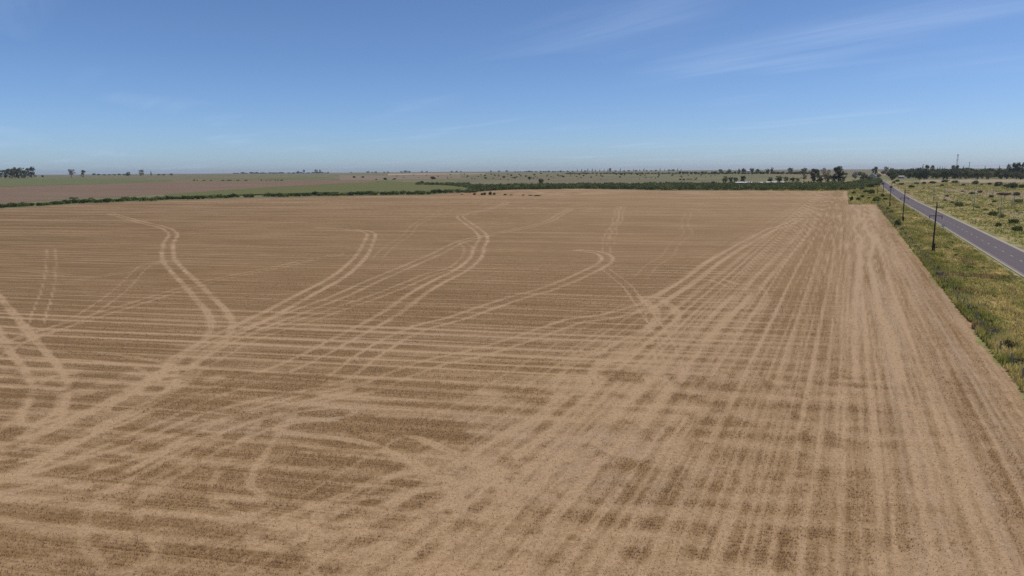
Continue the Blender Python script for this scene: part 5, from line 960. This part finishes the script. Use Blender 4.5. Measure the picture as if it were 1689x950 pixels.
# tree labels: the ones that stand out are singled out, the rest belong to their rows and woods
ORD = ['first', 'second', 'third', 'fourth', 'fifth', 'sixth', 'seventh', 'eighth', 'ninth', 'tenth', 'eleventh', 'twelfth']
for i, s_ in enumerate(sorted(TR['left'], key=lambda q: q[1] / q[2])):
    tree(s_, 'gum_tree' if s_[0] == 'euc' else 'bare_tree', '%s tree from the left in the tall grove at the far left horizon' % ORD[i], 'grove at the left end of the horizon')
tree(TR['leftpair'][0], 'bare_tree', 'wide thin-crowned grey tree standing alone right of the left grove')
tree(TR['leftpair'][1], 'gum_tree', 'narrow dark tree just right of the wide thin-crowned grey tree')
for s_, n_, l_ in zip(TR['leftfar'], ('round_tree', 'gum_tree', 'round_tree', 'slender_tree'),
                      ('low rounded dark tree left of the taller pointed one, beyond the pale green field', 'tall pointed dark tree beyond the right end of the pale green field',
                       'small dark tree just right of the tall left grove', 'very slender pale tree right of the tall pointed one on the left horizon')):
    tree(s_, n_, l_)
for s_, n_, l_ in zip(TR['farm'], ('round_tree', 'gum_tree', 'gum_tree', 'poplar_tree', 'round_tree'),
                      ('rounded tree at the left end of the far farm grove', 'taller tree rising from the middle of the far farm grove', 'left of the two tallest trees in the far farm grove',
                       'right and tallest of the two tallest trees in the far farm grove', 'small lone tree at the right end of the far farm grove')):
    tree(s_, n_, l_)
def nth(n):
    return ORD[n - 1] if n <= 12 else '%d%s' % (n, 'th' if 10 < n % 100 < 14 else {1: 'st', 2: 'nd', 3: 'rd'}.get(n % 10, 'th'))
def by_bearing(lst, k=0): return list(enumerate(sorted(lst, key=lambda q: q[k] / q[k + 1]), 1))
for i, s_ in by_bearing(TR['horizon'], 1): tree(s_, 'far_tree', '%s tiny blue-grey tree from the left in the tree line along the horizon' % nth(i), 'tree line along the horizon')
for i, s_ in by_bearing(TR['wood'], 1): tree(s_, 'far_tree', '%s small dark tree from the left in the long wood behind the pasture' % nth(i), 'long wood behind the pasture')
for i, s_ in enumerate(TR['grove']):
    if s_[0] == 'bare': tree(s_, 'bare_tree', 'grey leafless tree between the scrub grove and the big trees')
    else: tree(s_, 'round_tree', '%s rounded dark tree from the left in the grove behind the white sheds' % ORD[i], 'grove behind the white sheds')
for s_, n_, l_ in zip(TR['big'], ('gum_tree', 'gum_tree', 'bare_tree', 'round_tree', 'round_tree', 'round_tree', 'gum_tree'),
                      ('biggest dark tree, right end of the clump behind the far field corner', 'broad dark tree at the left end of the clump behind the far field corner',
                       'thin reddish-grey tree in the middle of the clump behind the far field corner', 'small dark tree under the thin reddish-grey one', 'small round tree at the left foot of the biggest dark tree',
                       'round tree at the right foot of the broad dark tree', 'lower dark tree leaning out right of the biggest dark tree')):
    tree(s_, n_, l_)
tree(TR['pale'][0], 'pale_tree', 'pale grey oval-crowned tree between the big clump and the road end')
for i, s_ in by_bearing(TR['roadend'], 1): tree(s_, 'roadside_tree', nth(i) + ' dark tree from the left around the blue-roofed house where the road ends', 'trees where the road ends')
for i, s_ in by_bearing(TR['rightwood'], 1): tree(s_, 'wood_tree', nth(i) + ' dark tree from the left in the dense wood right of the road', 'dense wood right of the road')
for i, s_ in enumerate(TR['cypress']): tree(s_, 'cypress_tree', '%s narrow dark cypress from the left in the wood right of the road' % ORD[i], 'cypresses in the right-hand wood')
for i, s_ in enumerate(TR['rightstand']):
    if i < 5: tree(s_, 'gum_tree', nth(i + 1) + ' tall brownish tree from the left in the stand at the right edge', 'tall stand at the right edge')
    else: tree(s_, 'gum_tree', nth(i - 4) + ' from the left of the taller trees rising near the striped mast', 'taller trees near the mast')

for i, s_ in by_bearing(BU['hedge']): bush('hedge', s_, 'hedge_bush', nth(i) + ' dark green bush from the left in the hedgerow behind the stubble field', 'hedgerow behind the stubble field')
for i, s_ in by_bearing(BU['hedgeback']): bush('hedge', s_, 'low_bush', nth(i) + ' low bush from the left in the thin second line behind the hedgerow', 'second line behind the hedgerow')
for i, s_ in enumerate(sorted(BU['spur'], key=lambda q: q[0] / q[1])): bush('dark', s_, 'field_bush', '%s bush from the left in the short row reaching into the stubble' % ORD[i], 'short row of bushes in the stubble')
for i, s_ in by_bearing(BU['pasture']): bush('dark', s_, 'pasture_bush', nth(i) + (' small' if s_[3] < 5 else ' wide') + ' dark bush from the left on the pale pasture', 'bushes scattered over the pasture')
bush('dark', BU['fieldtree'][0], 'large_bush', 'largest dark bush standing behind the middle of the green thicket', None)
for i, s_ in by_bearing(BU['fieldline']): bush('dark', s_, 'low_bush', nth(i) + ' tiny dark bush from the left in the broken line behind the brown field', 'line behind the brown field')
for i, s_ in by_bearing(BU['right']): bush('dark' if s_[3] > 4 else 'scrub', s_, 'shrub', nth(i) + (' large' if s_[3] > 5 else ' small') + ' green shrub from the left on the rough ground right of the road', 'shrubs right of the road')
for i, s_ in by_bearing(BU['leftverge']): bush('scrub' if random.random() < .6 else 'dark', s_, 'shrub', nth(i) + ' dark green shrub from the left between the field corner and the road', 'shrubs between field corner and road')
bush('brush', BU['brush'][0], 'brush_pile', 'reddish-brown heap of dead brush on the sandy ground right of the road', None, 'brush')
# grey-brown weeds along the fence
for i, s in enumerate(np.arange(52, 385, 5.2), 1):
    s1 = s + random.uniform(-2, 2); t1 = EDGE_T - 0.9 * max(s1 - 120, 0) / 270 + random.uniform(1.0, 2.6)
    x, y = st(s1, t1)
    bush(random.choice(['weed', 'weed', 'weed', 'twig', 'scrub']), (x, y, random.uniform(0.5, 1.1), random.uniform(1.0, 2.3)), 'weed_clump', nth(i) + ' straggly weed clump from the camera along the fence at the field edge', 'weeds along the field fence', 'weed')
for q, s1 in enumerate(sorted(60 * (380 / 60) ** random.random() for _ in range(60)), 1):
    x, y = st(s1, random.uniform(EDGE_T + 3, ROAD_L - 2))
    bush(random.choice(['weed', 'weed', 'scrub']), (x, y, random.uniform(0.3, 0.7), random.uniform(0.8, 1.9)), 'weed_tuft', nth(q) + ' low leafy weed from the camera in the grass between fence and road', 'weeds in the left verge', 'weed')

def thicket(lo, up, n, seed, h0, h1):
    g = np.random.default_rng(seed)
    A, B = resample(lo, 400), resample(up, 400)
    V, F_, o, TT = [], [], 0, []
    base = [leaf_cloud([(0, 0, 0.5, 1, 1, 0.5)] + [(g.uniform(-.6, .6), g.uniform(-.6, .6), g.uniform(.4, .85), .4, .4, .25) for _ in range(4)], 46, 0.22, seed + q)[0] for q in range(6)]
    for q in range(n):
        i = g.integers(0, 400); h = g.uniform(0, 1)
        p = A[i] * (1 - h) + B[i] * h
        w_ = g.uniform(1.6, 3.4); hh = g.uniform(h0, h1); an = g.uniform(0, 6.28)
        b = base[q % 6]; c_, s_ = math.cos(an), math.sin(an)
        v = np.column_stack([(b[:, 0] * c_ - b[:, 1] * s_) * w_ + p[0], (b[:, 0] * s_ + b[:, 1] * c_) * w_ + p[1], b[:, 2] * hh + tz(*p) - 0.1])
        TT.append(np.full(len(v), g.uniform(0, 1) ** 1.5)); V.append(v); F_.append(np.arange(o, o + len(v)).reshape(-1, 4)); o += len(v)
    me = np_mesh('scrub_thicket', np.vstack(V), np.vstack(F_), M['thicket']); add_attr(me, 'tint', np.concatenate(TT))
    return me
set_props(link('scrub_thicket', thicket(*THICK, 2600, 71, 2.2, 4.2)), 'long dense green scrub thicket behind the far edge of the stubble', 'thicket', kind='stuff')
set_props(link('scrub_thicket', thicket(*THICK3, 420, 73, 1.8, 3.6)), 'dark green scrub between the far field corner and the road end', 'thicket', kind='stuff')
set_props(link('scrub_thicket', thicket(*THICK2, 320, 72, 1.6, 3.0)), 'narrow arm of dark scrub bordering the tip of the green field', 'thicket', kind='stuff')

# ------------------------------------------------------------------ power poles
def power_pole(h, mat, arms=True):
    root = link('power_pole', None)
    MB().tube([(0, 0, -0.5), (0, 0, h * 0.5), (0, 0, h)], [0.19, 0.16, 0.12], 10).build('post', mat, root, smooth=True)
    if arms:
        MB().tube([(0.34, 0.02, -0.5), (0.30, 0.02, 1.9)], [0.13, 0.12], 8).build('stub', mat, root)
        a = MB().box(-0.15, 1.3, -0.17, -0.07, h - 0.86, h - 0.72).build('cross_arm', mat, root)
        MB().tube([(1.18, -0.12, h - 0.86), (1.18, -0.12, h - 1.3)], [0.05, 0.09], 8).build('insulator', M['insul'], a)
        b = MB().box(-1.25, 1.25, -0.17, -0.07, h - 2.72, h - 2.58).build('cross_arm', mat, root)
        for x in (-1.15, 1.15): MB().tube([(x, -0.12, h - 2.72), (x, -0.12, h - 2.95), (x, -0.12, h - 3.2)], [0.04, 0.11, 0.09], 8).build('insulator', M['insul'], b)
        MB().tube([(0.0, 0, h), (0, 0, h + 0.35)], [0.05, 0.08], 8).build('insulator', M['insul'], root)
    else:
        b = MB().box(-0.6, 0.6, -0.15, -0.07, h - 0.6, h - 0.5).build('cross_arm', mat, root)
        for x in (-0.5, 0.5): MB().tube([(x, -0.11, h - 0.5), (x, -0.11, h - 0.3)], [0.03, 0.05], 6).build('insulator', M['insul'], b)
    return root
LAB = ['nearest tall dark wooden power pole with two crossarms beside the road', 'second dark power pole from the camera on the left verge', 'third dark power pole from the camera on the left verge',
       'fourth dark power pole, right of the two thin poles near the road end', 'fifth and farthest dark power pole on the left verge']
for (x, y, h), l_ in zip(LP, LAB):
    o = power_pole(max(h, 9.5), M['pole']); o.location = (x, y, tz(x, y) - (max(h, 9.5) - h)); o.rotation_euler.z = -HEAD
    set_props(o, l_, 'power pole', 'dark power poles on the left verge')
LAB = ['nearest slim pale pole right of the road, behind a dark shrub', 'second nearest slim pale pole right of the road', 'slim pale pole close to the road shoulder halfway along', 'pale pole beside the road left of all other pale poles',
       'pale pole on the green ground behind two round shrubs', 'pale pole on the sandy ground near the right edge', 'pale pole before the dry straw strip at right', 'farthest faint pale pole right of the road', 'short pale pole among shrubs at the right edge']
for (x, y, h), l_ in zip(RP, LAB):
    o = power_pole(h, M['pole_grey'], False); o.location = (x, y, tz(x, y)); o.rotation_euler.z = -HEAD
    o.children[0].scale = (0.6, 0.6, 1)
    set_props(o, l_, 'power pole', 'pale poles right of the road')

# ------------------------------------------------------------------ field fence
fence = link('wire_fence', None, None, (*st(50, EDGE_T + 0.9), 0))
post_me = MB().box(-0.055, 0.055, -0.055, 0.055, -0.3, 1.25).mesh('post', M['post'], bevel=0.01)
fx0, fy0 = st(50, EDGE_T + 0.9)
wire = MB(); wpts = []
for s in np.arange(50, 388, 5.0):
    x, y = st(s, EDGE_T + 0.9 - 0.9 * max(s - 120, 0) / 270)
    p_ = link('post', post_me, fence, (x - fx0, y - fy0, 0)); p_.rotation_euler = (random.uniform(-.05, .05), random.uniform(-.05, .05), -HEAD)
    p_.scale.z = random.uniform(0.9, 1.1); wpts.append((x - fx0, y - fy0))
for z in (0.35, 0.7, 1.05):
    MB().tube([(x, y, z) for x, y in wpts], [0.006] * len(wpts), 4).build('wire', M['wire'], fence)
set_props(fence, 'wire fence on grey posts along the right edge of the stubble field', 'fence')

# ------------------------------------------------------------------ road sign
sg = link('road_sign', None, None, (*SIGN, 0)); sg.rotation_euler.z = -HEAD
MB().tube([(0, 0, -0.3), (0, 0, 2.1)], [0.045, 0.045], 8).build('post', M['post'], sg)
MB().tube([(0, -0.06, 1.65), (0, -0.075, 1.65)], [0.48, 0.48], 28).build('plate', M['signback'], sg)
set_props(sg, 'round pale road sign on a post between the near power pole and the road', 'road sign')

# ------------------------------------------------------------------ vehicles
def vehicle(paint, tall):
    root = link('car', None)
    b = tall
    prof = [(-2.2, .38), (-2.25, .8), (-2.15, 1.0), (-0.95 - .7 * b, 1.06), (-.55 - 1.3 * b, 1.5 + .25 * b), (1.05 + .9 * b, 1.5 + .25 * b), (1.75 + .4 * b, 1.05), (2.2, .95), (2.25, .6), (2.2, .38)]
    body = MB().prism(prof, -.86, .86).build('body', paint, root, bevel=0.07)
    gl = [(-0.83 - .7 * b, 1.1), (-.52 - 1.25 * b, 1.42 + .25 * b), (1.0 + .85 * b, 1.42 + .25 * b), (1.58 + .4 * b, 1.1)]
    for y0, y1 in ((-.875, -.868), (.868, .875)): MB().prism(gl, y0, y1).build('side_window', M['glass'], root)
    def pane(a, c, dy): 
        (xa, za), (xc, zc) = a, c; nx, nz = (zc - za), -(xc - xa); L = math.hypot(nx, nz); sgn = -1 if xa < 0 else 1
        nx, nz = abs(nx) / L * sgn * .09, abs(nz) / L * .09
        v = [(xa + nx, -dy, za + nz), (xa + nx, dy, za + nz), (xc + nx, dy * .9, zc + nz), (xc + nx, -dy * .9, zc + nz)]
        v += [(p[0] - nx * .2, p[1], p[2] - nz * .2) for p in v]
        return MB().add(v, [(0, 1, 2, 3), (7, 6, 5, 4), (0, 4, 5, 1), (1, 5, 6, 2), (2, 6, 7, 3), (3, 7, 4, 0)])
    pane((-0.9 - .7 * b, 1.08), (-.57 - 1.28 * b, 1.44 + .25 * b), .7).build('windscreen', M['glass'], root)
    pane((1.7 + .4 * b, 1.07), (1.08 + .88 * b, 1.44 + .25 * b), .7).build('rear_window', M['glass'], root)
    for x in (-1.4, 1.4):
        for y in (-.8, .8):
            w_ = MB().tube([(x, y - .11, .33), (x, y + .11, .33)], [.33, .33], 16).build('wheel', M['tyre'], root)
            e = .112 if y > 0 else -.112
            MB().tube([(x, y + e, .33), (x, y + e * 1.1, .33)], [.2, .18], 12).build('rim', M['rim'], w_)
    for y in (-.62, .62):
        MB().box(-2.29, -2.22, y - .18, y + .18, .66, .8).build('headlight', M['lamp_white'], root)
        MB().box(2.22, 2.29, y - .15, y + .15, .72, .88).build('tail_light', M['lamp_red'], root)
    return root
for s, t, paint, tall, face, lab in ((628, 32.3, 'car_red', 0.9, 1, 'nearest dark maroon vehicle on the road, behind the third power pole'),
                               (712, 29.5, 'car_dark', 0.35, -1, 'dark vehicle following just beyond the nearest one on the road'), (840, 30.3, 'car_dark', 0.8, 1, 'farthest dark vehicle where the road meets the trees')):
    o = vehicle(M[paint], tall); t += float(road_t(np.float64(s)))
    x, y = st(s, t); o.location = (x, y, tz(x, y) + 0.065); o.rotation_euler.z = R(90) - HEAD + (0 if face < 0 else math.pi)
    sl = (tz(*st(s + 2, t)) - tz(*st(s - 2, t))) / 4
    o.rotation_euler.y = math.atan(sl) * (-1 if face < 0 else 1)
    set_props(o, lab, 'car', 'vehicles on the road')

# ------------------------------------------------------------------ buildings
def house(name, loc, rz, L, W_, H_, rise, wall, roof, label, windows=3, eave=0.4):
    x, y = loc[:2]
    root = link(name, None, None, (x, y, tz(x, y))); root.rotation_euler.z = rz
    MB().prism([(-W_ / 2, -1), (W_ / 2, -1), (W_ / 2, H_), (0, H_ + rise * 0.96), (-W_ / 2, H_)], -L / 2, L / 2).build('wall', wall, root)
    e = eave; k = rise / (W_ / 2)
    for sg_ in (-1, 1):
        pr = [(0, H_ + rise + .03), (sg_ * (W_ / 2 + e), H_ - e * k + .03), (sg_ * (W_ / 2 + e), H_ - e * k + .15), (0, H_ + rise + .17)]
        MB().prism(pr, -L / 2 - e, L / 2 + e).build('roof', roof, root)
    for sd in (-1, 1):
        for q in range(windows):
            yy = -L / 2 + L * (q + .5) / windows
            xw = sd * W_ / 2
            wd = MB().box(min(xw, xw + sd * .05), max(xw, xw + sd * .05), yy - .55, yy + .55, H_ * .38, H_ * .78).build('window', M['white'], root)
            MB().box(min(xw, xw + sd * .07), max(xw, xw + sd * .07), yy - .45, yy + .45, H_ * .41, H_ * .75).build('pane', M['window'], wd)
    d = MB().box(-.5, .5, -L / 2 - .06, -L / 2 + .02, 0, 2.1).build('door', M['door'], root)
    MB().box(.32, .4, -L / 2 - .12, -L / 2 - .06, 1.0, 1.08).build('handle', M['rim'], d)
    return set_props(root, label, 'building')
house('shed', BLD['shed1'], R(90 - 12), 15, 5, 1.7, .6, M['white'], M['white'], 'longest low white shed, leftmost of those behind the thicket', 5)
house('shed', BLD['shed2'], R(90 - 14), 4.5, 4, 1.6, .5, M['white'], M['white'], 'second low white shed from the left behind the thicket', 2)
house('shed', BLD['shed3'], R(90 - 14), 9, 5, 1.7, .6, M['white'], M['white'], 'third low white shed from the left behind the thicket', 3)
house('shed', BLD['shed4'], R(90 - 14), 3, 3.5, 1.7, .5, M['white'], M['white'], 'smallest white shed, rightmost of those behind the thicket', 1)
house('long_building', BLD['longb'], R(72), 24, 9, 4.0, 1.5, M['white'], M['white'], 'long white building on the horizon in front of the far wood', 6)
house('house', BLD['house'], R(-35), 9, 8, 2.8, 3.0, M['wall'], M['roof_blue'], 'blue-grey gable-roofed house among the trees where the road ends', 2)
house('house', BLD['cottage'], R(60), 6, 5, 1.9, 1.3, M['wall'], M['roof_grey'], 'low grey-roofed house at the left end of the wood right of the road', 3)
house('brick_building', BLD['brick'], R(60), 14, 9, 6, 2.0, M['brick'], M['roof_grey'], 'brick-coloured building at the foot of the red and white mast', 4)
house('shed', BLD['whiteroof'], R(60), 6, 4, 2.2, .8, M['white'], M['white'], 'small white roof showing in the wood near the right edge', 2)
house('shed', BLD['lowroof'], R(60), 7, 5, 2.2, .8, M['wall'], M['roof_grey'], 'low pale-roofed shed inside the wood right of the mast', 2)

# ------------------------------------------------------------------ masts
def lattice_mast(name, loc, H_, w0, w1, bands, label):
    x, y = loc[:2]
    root = link(name, None, None, (x, y, tz(x, y) - 0.5))
    for b in range(bands):
        z0, z1 = H_ * b / bands, H_ * (b + 1) / bands
        a0, a1 = w0 + (w1 - w0) * b / bands, w0 + (w1 - w0) * (b + 1) / bands
        m = MB(); cs = [(-1, -1), (1, -1), (1, 1), (-1, 1)]
        for i in range(4):
            c, d = cs[i], cs[(i + 1) % 4]
            m.tube([(c[0] * a0, c[1] * a0, z0), (c[0] * a1, c[1] * a1, z1)], [.16, .16], 5)
            m.tube([(c[0] * a0, c[1] * a0, z0), (d[0] * a1, d[1] * a1, z1)], [.09, .09], 4)
            m.tube([(d[0] * a0, d[1] * a0, z0), (c[0] * a1, c[1] * a1, z1)], [.09, .09], 4)
            m.tube([(c[0] * a1, c[1] * a1, z1 - .2), (d[0] * a1, d[1] * a1, z1 - .2)], [.09, .09], 4)
        m.build('mast_section', M['red'] if (bands - b) % 2 else M['mast_white'], root)
    for i in range(3):
        an = i * 2.1; MB().box(-.35, .35, -.2, .2, -1.2, 1.2).build('antenna_panel', M['mast_white'], root, (math.cos(an) * (w1 + .6), math.sin(an) * (w1 + .6), H_ - 2.0))
    MB().tube([(0, 0, H_), (0, 0, H_ + 3)], [.08, .04], 5).build('lightning_rod', M['mast_white'], root)
    return set_props(root, label, 'mast')
lattice_mast('radio_mast', BLD['tower'], 46, 2.0, 1.1, 7, 'tall red and white banded lattice mast above the wood')
lattice_mast('thin_mast', BLD['mast2'], 24, .5, .35, 5, 'faint thinner mast right of the red and white one')

# ------------------------------------------------------------------ air
hb = MB().box(-14500, 14500, -14500, 14500, -3.0, 72)
hm = bpy.data.materials.new('haze_air'); hm.use_nodes = True
hn = hm.node_tree.nodes; hn.clear()
ho = hn.new('ShaderNodeOutputMaterial'); pv = hn.new('ShaderNodeVolumePrincipled')
pv.inputs['Color'].default_value = (0.90, 0.94, 1.0, 1); pv.inputs['Density'].default_value = 0.000055; pv.inputs['Anisotropy'].default_value = 0.2
hm.node_tree.links.new(pv.outputs[0], ho.inputs['Volume'])
set_props(hb.build('haze', hm), 'pale blue haze over the far fields', 'haze', kind='stuff')
